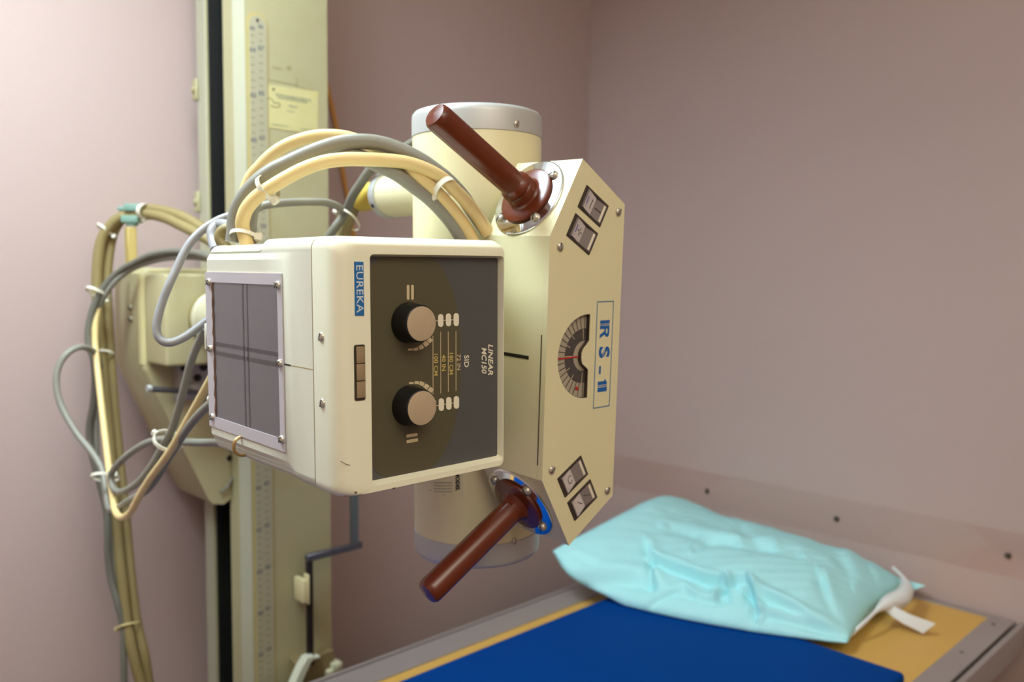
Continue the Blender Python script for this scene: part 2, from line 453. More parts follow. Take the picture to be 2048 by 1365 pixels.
def pillow_bm():
    NU, NV = 210, 130
    bm = bmn(); top = []; bot = []
    for i in range(NU + 1):
        rt, rb = [], []
        for j in range(NV + 1):
            u, v = i / NU, j / NV
            p = pillow_pt(u, v, 1)
            edge = min(1, 6 * min(u, 1 - u, v + .05, 1 - v))
            x, y = proj(p)
            dz = 0
            for ci, (poly, dep, wd, rg) in enumerate(CREASES):
                d = seg_dist(x, y, poly)
                if ci in (0, 1, 6, 7) and d > 0 and poly[0][0] - 10 < x < poly[-1][0] + 10: dz -= .011 * (1 - math.exp(-d / 6)) * math.exp(-d / 40)
                wd *= .85; dz += 2.5 * (-dep * math.exp(-(d / wd) ** 2) + (rg * math.exp(-((d + 1.6 * wd) / (1.3 * wd)) ** 2)))
            dz += 0.0022 * math.sin(31 * u + 9 * v + 2 * math.sin(11 * v)) * math.sin(17 * v - 6 * u) + 0.0012 * math.sin(70 * u - 30 * v) * math.sin(50 * v + 12 * u)
            p.z += dz * edge
            p.x -= dz * 0.5 * edge
            rt.append(bm.verts.new(p))
            if i in (0, NU) or j in (0, NV): rb.append(rt[-1])
            else: rb.append(bm.verts.new(pillow_pt(u, v, -1)))
        top.append(rt); bot.append(rb)
    for i in range(NU):
        for j in range(NV):
            bm.faces.new((top[i][j], top[i + 1][j], top[i + 1][j + 1], top[i][j + 1]))
            try: bm.faces.new((bot[i][j], bot[i][j + 1], bot[i + 1][j + 1], bot[i + 1][j]))
            except ValueError: pass
    return bm
pl = thing('pillow', Matrix.Translation((1.75, 1.0, ZT)), 'plump pillow in a wrinkled turquoise disposable case on the table head', 'pillow')
part('pillowcase', pillow_bm(), case_m, pl, ang=180)
# loose corner flaps of the case
def flap(c0, c1, tip, th=0.002):
    bm = bmn(); c0, c1, tip = Vector(c0), Vector(c1), Vector(tip); n = 7; rings = []
    for i in range(n + 1):
        s = i / n
        a = c0.lerp(tip, s); b = c1.lerp(tip, s * 0.92)
        mid = (a + b) / 2 + Vector((0, 0, 0.006 * math.sin(math.pi * s)))
        rings.append([a, mid + Vector((0, 0, th)), b, mid - Vector((0, 0, th))])
    return loft(bm, rings)
part('case_flap', flap(P(1812, 1160, 2.02), P(1806, 1190, 1.97), P(1850, 1172, 1.97)), case_m, pl)
# white pillow showing at the open end
wp = catmull([P(x, y, d) for x, y, d in ((1700, 1272, 1.74), (1728, 1246, 1.76), (1758, 1218, 1.80), (1778, 1206, 1.83), (1800, 1198, 1.86), (1812, 1180, 1.90), (1806, 1156, 1.95), (1786, 1136, 1.99))], 6)
rads = [0.004 + 0.016 * max(0, math.sin(math.pi * min(1, max(0, (i / (len(wp) - 1) - 0.25) / 0.62)))) for i in range(len(wp))]
part('inner_pillow', tube(wp, rads, 12), white_m, pl, label='white pillow peeking out of the case mouth')
tgp = catmull([P(x, y, d) for x, y, d in ((1764, 1207, 1.83), (1785, 1222, 1.81), (1812, 1238, 1.795), (1840, 1250, 1.785), (1858, 1258, 1.78))], 5)
bm = bmn(); rings = []
for i, p in enumerate(tgp):
    s = i / (len(tgp) - 1)
    wv = (P(1873, 1248, 1.785) - P(1850, 1266, 1.785)).normalized() * (0.008 + 0.009 * s)
    up = Vector((0, 0, 0.0007))
    rings.append([p - wv - up, p + wv - up, p + wv + up, p - wv + up])
loft(bm, rings)
ct = part('care_tag', bm, white_m, pl, label='white care tag sticking out')
# ------------------------------------------------------------------ column
c = thing('tube_column', Matrix.Translation((0.85, 1.65, 0)), 'tall cream floor column with ruler strip and dark slot', 'column')
XL, YF = 0.755, 1.54
def colsec(z): return [(0.768, YF, z), (0.9505, YF, z), (0.9505, 1.7257, z), (XL, 1.7257, z), (XL, 1.682, z), (XL + .055, 1.682, z), (XL + .055, 1.605, z), (XL, 1.605, z), (XL, 1.562, z)]
part('column_body', loft(bmn(), [colsec(0.03), colsec(2.58)]), column_m, c, ang=20)
part('corner_lit_tone', loft(bmn(), [[(0.7683, YF - .0006, z), (0.7683, YF + .004, z), (XL + .004, 1.5625, z), (XL - .0006, 1.5625, z)] for z in (0.03, 2.58)]), colpale_m, c, label='column corner edge with its lit tone put into the colour')  # paler colour stands in for light falling on the chamfer
part('channel_liner', box((XL + .046, 1.6055, 0.04), (XL + .0545, 1.6815, 2.575)), black_m, c, label='black channel lining')
part('channel_strip', box((XL + .006, 1.6055, 0.04), (XL + .046, 1.612, 2.575)), darkbar_m, c, label='grey strip inside the slot')
part('channel_belt', box((XL + .034, 1.632, 0.04), (XL + .0458, 1.652, 2.575), 0.002, 1), black_m, c)
part('channel_side', box((XL + .004, 1.675, 0.04), (XL + .046, 1.6815, 2.575)), black_m, c)
part('floor_plate', box((0.60, 1.50, 0.0), (1.05, 1.79, 0.03), 0.004), base_m, c)
part('ceiling_plate', box((0.70, 1.52, 2.58), (1.0, 1.78, 2.6), 0.004), base_m, c)
lip = bmn(); add_box(lip, (XL - .0015, 1.6835, 0.04), (XL + .001, 1.7245, 2.575), 0.0008, 1)
part('edge_lip', lip, colpale_m, c)
for zz in (onx(397, 180, XL).z, onx(395, 405, XL).z):
    hb = box((XL - .008, 1.716, zz - .022), (XL - .0016, 1.736, zz + .022), 0.002, 1)
    lathe([(0.006, 0), (0.006, .004), (0.0001, .005)], 10, axisM((XL - .008, 1.726, zz), (-1, 0, 0)), hb)
    part('clip', hb, column_m, c)
# ruler on the front
RZ0, RZ1 = 0.08, 2.048
def rul(x0, x1, z0, z1): return rrect(x0, x1, z0, z1, ((x1 - x0) * .3, (x1 - x0) * .499, (x1 - x0) * .499, (x1 - x0) * .3), 8)
part('ruler_edge', flat([rul(0.7715, 0.8165, RZ0, RZ1)], 0.0006, at(FACE, 0, 0, YF - .0006)), glue_m, c, label='yellowed glue edge round the ruler')
ru = part('ruler', flat([rul(0.7765, 0.8130, RZ0 + .004, RZ1 - .006)], 0.0007, at(FACE, 0, 0, YF - .0018)), scale_m, c)
lathe_b = lathe([(0.0028, 0), (0.0028, .0015), (0.0001, .002)], 10, axisM((0.7935, YF - .0025, 2.033), (0, -1, 0)))
part('screw', lathe_b, slot_m, ru)
nums = bmn(); ticks = bmn()
for k in range(22):
    for xx, z0, d in ((0.7830, 1.9747, 0), (0.8005, 1.981, 3)):
        z = z0 - 0.0862 * k
        if z < 0.12: continue
        nums = joinbm(nums, text(str(64 - 2 * k + d), 0.0125, 0.0002, at(FACE, xx, z, YF - .0027), offset=0.0004))
        for q in range(1, 6):
            wv = 0.0034 if q % 2 else 0.0046
            add_box(ticks, (xx - wv, YF - .0028, z - 0.01437 * q - .0009), (xx + wv, YF - .0025, z - 0.01437 * q + .0009))
for xx, z in ((0.7830, 2.016), (0.8005, 2.022)):
    nums = joinbm(nums, text('66', 0.0105, 0.0002, at(FACE, xx, z, YF - .0027), offset=0.0004))
    for q in (1, 2): add_box(ticks, (xx - .0036, YF - .0028, z - 0.0137 * q - .0009), (xx + .0036, YF - .0025, z - 0.0137 * q + .0009))
part('numerals', nums, num_m, ru); part('tick_marks', ticks, tick_m, ru)
# maker's sticker
st = part('sticker', flat([[(0.8120, 1.8310), (0.9265, 1.8310), (0.9280, 1.9190), (0.8125, 1.9140)]], 0.0003, at(FACE, 0, 0, YF - .0006)), sticker_m, c, label='yellowed paper sticker with faded print')
fp = bmn()
for (x0, x1, z, h) in ((0.832, 0.915, 1.8975, .0030), (0.836, 0.905, 1.8925, .0018), (0.860, 0.884, 1.8795, .0018), (0.856, 0.876, 1.8690, .0016), (0.822, 0.862, 1.8385, .0014), (0.886, 0.920, 1.8375, .0014)):
    n = int((x1 - x0) / .0042)
    for i in range(n):
        add_box(fp, (x0 + i * .0042, YF - .0013, z - h * random.uniform(.6, 1)), (x0 + i * .0042 + random.uniform(.0022, .0036), YF - .0009, z + h))
part('printing', fp, faint_m, st)
ma = tube(catmull([Vector((x, YF - .0011, z)) for x, z in ((0.8125, 1.8835), (0.818, 1.889), (0.824, 1.886), (0.829, 1.881), (0.838, 1.882), (0.840, 1.876), (0.832, 1.873), (0.820, 1.874))], 5), 0.0007, 5)
add_box(ma, (0.825, YF - .0013, 1.9045), (0.8295, YF - .0009, 1.9095), M=Matrix.Identity(4))
part('emblem', ma, mat('emblem_print', (96, 94, 72), 0.6), st)
sm = bmn()
for (x, z, w2, h2) in ((0.862, 1.9545, .005, .004), (0.836, 1.950, .010, .0016), (0.879, 1.927, .0012, .012), (0.850, 1.924, .034, .0009), (0.905, 1.919, .02, .0007)):
    add_box(sm, (x - w2, YF - .0005, z - h2), (x + w2, YF - .0002, z + h2))
part('smudge', sm, mat('smudge', (160, 148, 104), 0.7), c)

# crank rod standing in front of the column
YR = 1.505
r0 = ony(613, 1117, YR); r1 = ony(733, 1096, YR); r2 = ony(708, 1000, YR)
k = thing('crank_rod', Matrix.Translation((0.87, YR, 0)), 'bent grey metal crank rod in front of the lower column', 'rod')
zb = ony(622, 1312, YR).z
xr = r0.x + .006
part('lower_rod', box((xr - .0068, YR - .0045, zb - .02), (xr + .0068, YR + .0045, r0.z), 0.001, 1), roddark_m, k, label='blackened lower rod')
xv = ony(708, 1050, YR).x
part('cross_bar', box((xr - .0075, YR - .007, r0.z - .0070), (xv + .018, YR + .006, r0.z + .0070), 0.0015, 1), rod_m, k)
part('upper_bar', box((xv - .0085, YR - .006, r0.z + .0065), (xv + .0085, YR + .005, r2.z + .12), 0.0015, 1), mat('rod_reflection_tint', (122, 128, 126), 0.35, 0.6), k)  # faint teal reflection put into the bar's own colour
clipb = box((xr - .020, YR - .010, ony(603, 1206, YR).z), (xr - .008, YR + .030, ony(603, 1160, YR).z), 0.003, 2)
add_box(clipb, (xr - .010, YR - .012, ony(603, 1210, YR).z), (xr - .0056, YR + .006, ony(603, 1150, YR).z), 0.0015, 1)
part('rod_clip', clipb, mat('clip_cream', (222, 208, 160), 0.4), k, label='cream plastic clip holding the rod')
wb = bmn()
pts = [ony(x, y, YR - .01) for x, y in ((617, 1312), (606, 1330), (596, 1352), (588, 1372), (560, 1378), (545, 1400))]
rings = []
for p in pts: rings.append([p + Vector((-.0085, -.012, 0)), p + Vector((.0085, -.012, 0)), p + Vector((.0085, .012, 0)), p + Vector((-.0085, .012, 0))])
loft(wb, rings)
add_box(wb, (xr - .006, YR - .012, zb - .006), (xr + .018, YR + .010, zb - .001), 0.001, 1)
part('bracket', wb, mat('bracket_cream', (214, 214, 192), 0.45), k, label='pale bent bracket at the rod foot')
bz = ony(665, 1340, YR)
nb = box((bz.x - .018, YR - .01, bz.z - .012), (bz.x + .004, YR + .012, bz.z + .004), 0.003, 2)
add_box(nb, (bz.x - .004, YR - .014, bz.z - .002), (bz.x + .018, YR + .014, bz.z + .016), 0.004, 2)
part('catch', nb, mat('catch_cream', (206, 200, 168), 0.45), k)
part('base_plate', box((xr - .03, YR + .002, 0.031), (xr + .06, YF - .001, zb - .006), 0.002, 1), mat('plate_brown', (140, 122, 84), 0.5), k)

# ------------------------------------------------------------------ carriage and arm
tc = MD @ Vector((0.2986, 0.173, 0))
ca = thing('tube_carriage', Matrix.Translation((0.67, 1.65, 1.08)), 'cream carriage box with round support arm beside the column', 'carriage')
XCL, XCR = 0.585, 0.7535
def carr(y, ins=0.0):
    pts = [(XCL + ins, 1.362), (XCL + ins, 1.540 - ins), (XCL + .010 + ins, 1.5515 - ins), (XCR, 1.5515 - ins), (XCR, 1.085), (0.737, 1.076), (0.715, 1.081), (0.706, 1.092)]
    return [(x, y, z) for x, z in pts]
part('carriage_plate', loft(bmn(), [carr(1.597, .004), carr(1.600), carr(1.715), carr(1.757, .006)]), carr_m, ca, ang=25)
part('edge_cover', loft(bmn(), [[(XCL - .0015, 1.598, z), (XCL - .0015, 1.612, z), (XCL + .006, 1.6125, z), (XCL + .006, 1.5962, z)] for z in (1.37, 1.538)]), mat('edge_tan', (206, 192, 142), 0.5), ca, label='yellowed edge strip')
part('carriage_box', box((0.5905, 1.500, 1.3725), (0.752, 1.5965, 1.5405), 0.006, 3), carr_m, ca)
bs = screw_mesh('carriage_bolt', 0.0058, 0.9, 20, mat('bolt_dull', (150, 142, 122), 0.4, 0.8))
for zz in (1.475, 1.4535): put('bolt', bs, ca, axisM((XCL, 1.652, zz), (-1, 0, 0)))
# support arm from the carriage to the tube housing
d = Vector((0, 1, 0))
arm = lathe([(0.050, 1.499), (0.050, 1.488), (0.0465, 1.484), (0.0465, tc.y + .085)], 40, basis((tc.x, 0, tc.z - .004), (1, 0, 0), (0, 0, -1), (0, 1, 0)))
part('support_arm', arm, mat('arm_cream', (210, 202, 172), 0.35), ca, label='round cream arm reaching to the tube housing')
part('arm_collar', lathe([(0.051, 1.4995), (0.0525, 1.4975), (0.0525, 1.4945), (0.051, 1.4925)], 40, basis((tc.x, 0, tc.z - .004), (1, 0, 0), (0, 0, -1), (0, 1, 0))), mat('collar_olive', (150, 134, 84), 0.5), ca)
# mounting plate, bolts and lock lever under the box
mz0, mz1 = ony(385, 800, 1.57).z, ony(385, 724, 1.57).z
mx0 = ony(357, 750, 1.57).x
mpn = part('mount_plate', box((mx0, 1.57, mz0), (0.745, 1.5965, mz1), 0.002, 1), zinc_m, ca, label='grey zinc mounting plate')
for (x, y) in ((369, 736), (407, 735), (395, 756)):
    p = ony(x, y, 1.568); part('bolt', lathe([(0.0075, 0), (0.0075, .006), (0.005, .0085), (0.0001, .009)], 6, axisM((p.x, 1.57, p.z), (0, -1, 0))), roddark_m, mpn)
hub = ony(390, 778, 1.56)
part('lever_hub', lathe([(0.013, 0), (0.013, .016), (0.009, .022), (0.0001, .0225)], 20, axisM((hub.x, 1.57, hub.z), (0, -1, 0))), zinc_m, ca)
lv0, lv1 = ony(296, 778, 1.55), ony(395, 785, 1.55)
lvb = tube([lv0, lv0.lerp(lv1, .03), lv0.lerp(lv1, .5), lv1], [0.0058, 0.0058, 0.0050, 0.0050], 12)
part('lock_lever', lvb, rod_m, ca)
part('lever_tip', lathe([(0.0066, 0), (0.0070, .004), (0.0066, .008)], 12, axisM(lv0 + Vector((-.002, 0, 0)), (1, 0, 0))), alu_m, ca)
part('cord_loop', tube(catmull([ony(x, y, 1.592) for x, y in ((472, 925), (470, 945), (462, 962), (452, 976), (440, 984))], 5), 0.0026, 8), grey_m, ca)
part('hole_plug', lathe([(0.006, 0), (0.006, .002), (0.0001, .0022)], 12, axisM(ony(459, 917, 1.597), (0, -1, 0))), black_m, ca)
# cable post with clamp
pd = 1.585
pz0, pz1 = 1.5515, P(262, 455, pd).z
pc = P(262, 500, pd)
part('cable_post', box((pc.x - .0085, pc.y - .0085, pz0), (pc.x + .0085, pc.y + .0085, pz1), 0.0015, 1), post_m, ca, label='ochre upright post')
for dx in (-.0045, .0045):
    part('stud', lathe([(0.0024, 0), (0.0024, .022)], 8, Matrix.Translation((pc.x + dx, pc.y - dx, pz1 - .006))), steel_m, ca)
def pbox(x0, x1, y0, y1, dep, th, bev=0.002):
    """box that faces the view at about a depth, aligned with the room's arm axis"""
    a = P(x0, y1, dep); b = P(x1, y0, dep)
    mid = (a + b) / 2; hx = math.hypot(b.x - a.x, b.y - a.y) / 2; hz = abs(b.z - a.z) / 2
    ang = math.atan2(b.y - a.y, b.x - a.x)
    return box((-hx, -th / 2, -hz), (hx, th / 2, hz), bev, 2, Matrix.Translation(mid) @ Matrix.Rotation(ang, 4, 'Z'))
cl = pbox(247, 281, 432, 446, pd, .026); cl = joinbm(cl, pbox(255, 274, 444, 452, pd, .018))
part('clamp_jaw', cl, teal_m, ca, label='lower teal clamp jaw')
cu = pbox(253, 287, 409, 423, pd, .030); cu = joinbm(cu, pbox(237, 255, 414, 422, pd, .016))
part('clamp_jaw', cu, teal_m, ca, label='upper teal clamp jaw with a small lug')

# ------------------------------------------------------------------ tube housing
TM = MD @ Matrix.Translation((0.2986, 0.173, 0))
tb = thing('tube_housing', TM, 'upright cream cylinder tube housing with aluminium end caps behind the control head', 'x-ray tube')
part('housing', lathe([(0.0772, -.2385), (0.0776, -.236), (0.0776, .236), (0.0772, .2385)], 72), tube_m, tb, TM)
cap = [(0.0768, .2385), (0.0782, .2392), (0.0782, .2600), (0.0775, .2640), (0.0750, .2672), (0.0700, .2690), (0.0001, .2695)]
part('end_cap', lathe(cap, 72), alu_m, tb, TM, label='upper aluminium end cap')
part('end_cap', lathe([(r, -z) for r, z in cap], 72), alu_m, tb, TM, label='lower aluminium end cap')
ts = screw_mesh('cap_screw', 0.0042, 0.5, 60)
def on_cyl(x, y, r=0.0782):
    Mi = TM.inverted(); o = Mi @ CAMP; dd = Mi.to_3x3() @ ray(x, y)
    A = dd.x ** 2 + dd.y ** 2; B = 2 * (o.x * dd.x + o.y * dd.y); C_ = o.x ** 2 + o.y ** 2 - r * r
    q = (-B - math.sqrt(B * B - 4 * A * C_)) / (2 * A); return o + dd * q
for (x, y) in ((1033, 248), (1029, 1083)):
    p = on_cyl(x, y); put('screw', ts, tb, TM @ axisM(p, (p.x, p.y, 0)))
def cyl_patch(quad, r, nu=10, th=0.0):
    """patch on the tube following four picture corners tl,tr,br,bl"""
    pts = [on_cyl(x, y, r) for x, y in quad]
    an = [math.atan2(p.y, p.x) for p in pts]; z = [p.z for p in pts]
    bm = bmn(); L = []
    for j in (0, 1):
        row = []
        for i in range(nu + 1):
            s = i / nu
            a = (an[0] * (1 - s) + an[1] * s) if j == 0 else (an[3] * (1 - s) + an[2] * s)
            zz = (z[0] * (1 - s) + z[1] * s) if j == 0 else (z[3] * (1 - s) + z[2] * s)
            row.append(bm.verts.new((r * math.cos(a), r * math.sin(a), zz)))
        L.append(row)
    for i in range(nu): bm.faces.new((L[0][i], L[0][i + 1], L[1][i + 1], L[1][i]))
    return bm
rl = part('rating_label', cyl_patch(((835, 925), (923, 918), (923, 996), (835, 975)), 0.0778), paper_m, tb, TM, label='white rating label low on the housing')
lb = bmn()
for (x0, x1, y) in ((858, 862, 981), (868, 905, 972), (868, 905, 978), (868, 905, 984), (885, 889, 990), (868, 905, 966)):
    lb = joinbm(lb, cyl_patch(((x0, y - .7), (x1, y - .7), (x1, y + .7), (x0, y + .7)), 0.0780, 4))
part('printing', lb, faint_m, rl, TM)
lt = on_cyl(915, 974, 0.0781)
nrm = Vector((lt.x, lt.y, 0)).normalized(); tg = Vector((-nrm.y, nrm.x, 0))
part('lettering', text('MODEL', 0.0066, 0.00015, basis(lt + Vector((0, 0, .006)), (0, 0, -1), tg, nrm), offset=0.0002), printd_m, rl, TM)
# cable sockets towards the column
SOCK = basis((0, 0, 0), (1, 0, 0), (0, 0, -1), (0, 1, 0))
for sg in (1, -1):
    sM = TM @ Matrix.Translation((0, 0, 0.183 * sg)) @ SOCK
    so = part('cable_socket', lathe([(0.0305, .055), (0.0308, .175), (0.0300, .180)], 40), tube_m, tb, sM, label=('upper' if sg > 0 else 'lower') + ' cream cable socket')
    part('socket_ring', lathe([(0.0302, .180), (0.0322, .181), (0.0322, .193), (0.0300, .1955), (0.024, .196)], 40), alu_m, so, sM)
    rsn = lathe([(0.0028, 0), (0.0028, .0012), (0.0001, .0014)], 8, axisM(Vector((math.cos(R_(150)) * .0322, math.sin(R_(150)) * .0322, .187)), (math.cos(R_(150)), math.sin(R_(150)), 0)))
    part('set_screw', rsn, slot_m, so, sM)
    if sg > 0:
        pm = Matrix.Translation((0, 0, 0.183)) @ SOCK
        ip = pm.inverted() @ (TM.inverted() @ MD @ D(808, 369, 0, 0.2686))
        # small red plus printed on the socket side
        Mi = (TM @ pm).inverted(); o_ = Mi @ CAMP; dd = Mi.to_3x3() @ ray(808, 369)
        A = dd.x ** 2 + dd.y ** 2; B = 2 * (o_.x * dd.x + o_.y * dd.y); C_ = o_.x ** 2 + o_.y ** 2 - .0309 ** 2
        disc = max(0, B * B - 4 * A * C_); q = o_ + dd * ((-B - math.sqrt(disc)) / (2 * A))
        nn = Vector((q.x, q.y, 0)).normalized(); tt_ = Vector((0, 0, 1)).cross(nn)
        bb = basis(q + nn * .0004, tt_, (0, 0, 1), nn)
        pb = bmn(); add_box(pb, (-.0045, -.0008, -.0002), (.0045, .0008, .0002), M=bb); add_box(pb, (-.0009, -.0045, -.0002), (.0009, .0045, .0002), M=bb)
        part('polarity_mark', pb, red_m, so, sM, label='small red plus sign')

# ------------------------------------------------------------------ collimator
co = thing('collimator', MD, 'boxy cream collimator with crosshair window and dark two-knob panel', 'collimator')
XR = 0.1915
def prof(y, grv, zt, zb=-.113, ins=0.0):
    """body section: bottom-left arc, chamfer, chamfer, top-left arc, right corners"""
    r = 0.011; out = []
    x0 = ins + (.0034 if grv else 0); zt -= ins; zb += ins
    for i in range(6):
        a = R_(270 - 90 * i / 5); out.append((x0 + r + r * math.cos(a), y, zb + r + r * math.sin(a)))
    g_ = x0
    out += [(g_, y, -.1042), (g_, y, -.1012), (ins, y, -.0955), (ins, y, .0917), (g_, y, .0978), (g_, y, .1000)]
    for i in range(6):
        a = R_(180 - 90 * i / 5); out.append((x0 + r + r * math.cos(a), y, zt - r + r * math.sin(a)))
    for i in range(4):
        a = R_(90 - 90 * i / 3); out.append((XR - ins - .005 + .005 * math.cos(a), y, zt - .005 + .005 * math.sin(a)))
    for i in range(4):
        a = R_(0 - 90 * i / 3); out.append((XR - ins - .005 + .005 * math.cos(a), y, zb + .005 + .005 * math.sin(a)))
    return out
def prof_full(y, zt=0.1115, zb=-.113):
    r = 0.011; out = prof(y, 0, zt, zb)
    return out
body = loft(bmn(), [prof_full(.0390), prof_full(.074), prof(.088, 1, .1115), prof(.1400, 1, .1115), prof(.1470, 1, .1068), prof(.262, 1, .1068), prof(.2665, 1, .1068, -.113, .0015), prof(.2685, 1, .1068, -.113, .005)])
part('window_shell', body, shell_m, co, MD, ang=24)
part('seam_gasket', loft(bmn(), [[(x, y, z) for x, z in rrect(.0004, XR - .0004, -.1126, .1111, .011)] for y in (.0368, .0395)], False, False), seam_m, co, MD)
def fr(y, l, tt, rr): return [(x, y, z) for x, z in rrect(l, XR - rr, -.1138 + tt * .16, .1115 - tt, (.011 + l * .3, .011 + l * .3, .006, .006), 6)]
rings = [fr(.0375, 0, 0, 0), fr(.015, 0, 0, 0)]
for a in (15, 30, 45, 60, 75, 90):
    ca_, sa = math.cos(R_(a)), math.sin(R_(a))
    rings.append(fr(.015 * (1 - sa), .015 * (1 - ca_), .0086 * (a / 90), .003 * (1 - ca_)))
op = lambda y, x0, x1, z0, z1, r: [(x, y, z) for x, z in rrect(x0, x1, z0, z1, r, 6)]
rings.append(op(0.0, .0345, .1883, -.1072, .0962, .004))
rings.append(op(0.0010, .0350, .1880, -.1068, .0958, .004))
rings.append(op(0.0095, .0353, .1872, -.1037, .0940, .002))
front = loft(bmn(), rings, False, False)
part('front_bezel', front, bezel_m, co, MD, ang=30)
# control panel face
YPN = 0.0080
def dp(x, y, c=YPN): p = D(x, y, 1, c); return (p.x, p.z)
pn = part('knob_panel', box((.0345, YPN, -.1045), (.1880, YPN + .006, .0948)), panel_m, co, MD, label='dark slate control panel')
ol = []
for i in range(48):
    a = 2 * math.pi * i / 48; ce, se = math.cos(a), math.sin(a)
    x = .079 + .0615 * math.copysign(abs(ce) ** .85, ce); z = -.004 + .106 * math.copysign(abs(se) ** .85, se)
    ol.append((max(.0358, x), max(-.1032, min(.0935, z))))
part('tinted_field', flat([ol], .0001, at(FACE, 0, 0, YPN - .0002)), olive_m, pn, MD)
NP = YPN - .0005
def pshape(name, loops, m, th=.00012):
    for l in loops: part(name, flat([[dp(*q) for q in l]], th, at(FACE, 0, 0, NP)), m, pn, MD)
def pill(x, y, w_, h_, n=6, tilt=0.0):
    out = []
    r = w_ / 2
    for s, cy in ((-1, y - h_ / 2 + r), (1, y + h_ / 2 - r)):
        for i in range(n + 1):
            a = math.pi * (i / n) + (math.pi if s < 0 else 0)
            out.append((x + r * math.cos(a), cy + r * math.sin(a)))
    return out
pshape('marker_bar', [pill(815.6, 585, 5.2, 30), pill(824.2, 585, 5.2, 30), [(812.5, 869.5), (834, 866.4), (834.6, 870.6), (833.6, 872.3), (813.0, 876.0), (812.0, 874.0)], [(813, 880.8), (834.6, 876.6), (835.4, 881), (834.4, 883.3), (813.2, 887.2), (812.2, 884.5)]], print_m)
pills = [pill(880.8, 641.4, 10.6, 26), pill(896.3, 640.2, 10.6, 26), pill(911.7, 639.7, 10.6, 26), pill(882, 809.7, 10.6, 25.5), pill(897, 807.2, 10.6, 25.5), pill(912.1, 805.2, 10.6, 25.5), pill(868, 812, 7, 24)]
pshape('distance_pill', pills, printw_m)
lk = [[(868, 641.6), (876, 641.2), (876, 643), (868, 643.4)], [(885.6, 640.2), (892, 639.8), (892, 641.6), (885.6, 642)], [(901, 639.4), (907, 639), (907, 640.8), (901, 641.2)],
      [(871, 811), (877, 810), (877, 812), (871, 813)], [(886.8, 808.6), (892.4, 807.6), (892.4, 809.4), (886.8, 810.4)], [(902, 806), (907.4, 805.2), (907.4, 807), (902, 807.8)]]
pshape('pill_link', lk, print_m)
pshape('guide_line', [[(x - .55, y0), (x + .55, y0), (x + .75, y1), (x - .35, y1)] for x, y0, y1 in ((865.2, 672, 789), (880.6, 664, 787), (895.7, 663.5, 784), (911.2, 663, 782))], print_m)
for arc in (((820, 699.5, 3.6), (831, 698.6, 5.4), (841.5, 694.6, 7.6), (851, 688, 9), (858.6, 680.6, 9.4)), ((822, 766.5, 3.6), (833, 765.8, 5.6), (843, 767.8, 7.6), (852, 773.4, 9), (860.4, 780.6, 10))):
    loops = []
    for i, (x, y, th) in enumerate(arc):
        x2, y2, _ = arc[min(i + 1, 4)]; x1, y1, _ = arc[max(i - 1, 0)]
        tx, ty = x2 - x1, y2 - y1; L = math.hypot(tx, ty); tx, ty = tx / L * 4.6, ty / L * 4.6; nx, ny = -ty / 4.6 * th / 2, tx / 4.6 * th / 2
        loops.append([(x - tx + nx, y - ty + ny), (x + tx + nx * 1.1, y + ty + ny * 1.1), (x + tx - nx * 1.1, y + ty - ny * 1.1), (x - tx - nx, y - ty - ny)])
    pshape('opening_scale', loops, print_m)
def ptext(s, cx, cy, hpx, size, m, **kw):
    x, z = dp(cx, cy)
    return part('lettering', text(s, size, .0001, at(ZPANEL, x, z, NP), **kw), m, pn, MD)
ptext('100 CM', 871.0, 729, 0, .0062, printy_m, offset=.00006, sx=1.10)
ptext('40 IN', 886.4, 726.5, 0, .0062, printy_m, offset=.00006, sx=1.10)
ptext('180 CM', 901.4, 727, 0, .0062, printy_m, offset=.00006, sx=1.10)
ptext('72 IN', 916.6, 725, 0, .0062, print_m, offset=.00006, sx=1.10)
ptext('SID', 932.0, 723, 0, .0080, printw_m, offset=.00008, sx=1.05)
ptext('LINEAR', 980.0, 719, 0, .0086, printw_m, offset=.00016, shear=.25, sx=1.10)
ptext('MC150', 967.0, 720.5, 0, .0086, printw_m, offset=.00016, shear=.25, sx=1.0)
for (px_, py_) in ((844, 648), (845, 817)):
    kc = D(px_, py_, 1, YPN - .0212)
    kM = MD @ axisM((kc.x, YPN, kc.z), (0, -1, 0))
    kn = part('knob', lathe([(0.0186, 0), (0.0188, .0012), (0.0182, .003), (0.0168, .0190), (0.0162, .0202), (0.0156, .0205)], 44), knob_m, co, kM, label='round black control knob')
    part('knob_cap', lathe([(0.0156, .0203), (0.0154, .0210), (0.0142, .0213), (0.0001, .0215)], 44), knobcap_m, kn, kM, label='beige disc on the knob')
# badge
def d0(x, y): p = D(x, y, 1, 0.0); return (p.x, p.z)
bl = part('badge', flat([[d0(*q) for q in ((708, 523.5), (726, 524), (727.6, 631.5), (709.6, 631.5))]], .0004, at(FACE, 0, 0, -.0003)), blue_m, co, MD, label='blue maker badge')
bx, bz_ = d0(717.8, 577.5)
part('lettering', text('EUREKA', .0094, .0002, at(ZPANEL, bx, bz_, -.0008), sx=1.17, space=1.04), badgew_m, bl, MD)
# three clear push buttons in a slot
sx0, sz1 = d0(707.5, 690.5); sx1, sz0 = d0(730.5, 800)
sl = part('button_slot', flat([rrect(sx0, sx1, sz0, sz1, .0018)], .0004, at(FACE, 0, 0, -.0003)), switchframe_m, co, MD)
hh = (sz1 - sz0 - .003) / 3
for i in range(3):
    z1 = sz1 - .0015 - i * hh
    part('push_button', box((sx0 + .0016, -.0022, z1 - hh + .0006), (sx1 - .0006, -.0002, z1), .0008, 2), clearbtn_m, co, MD)
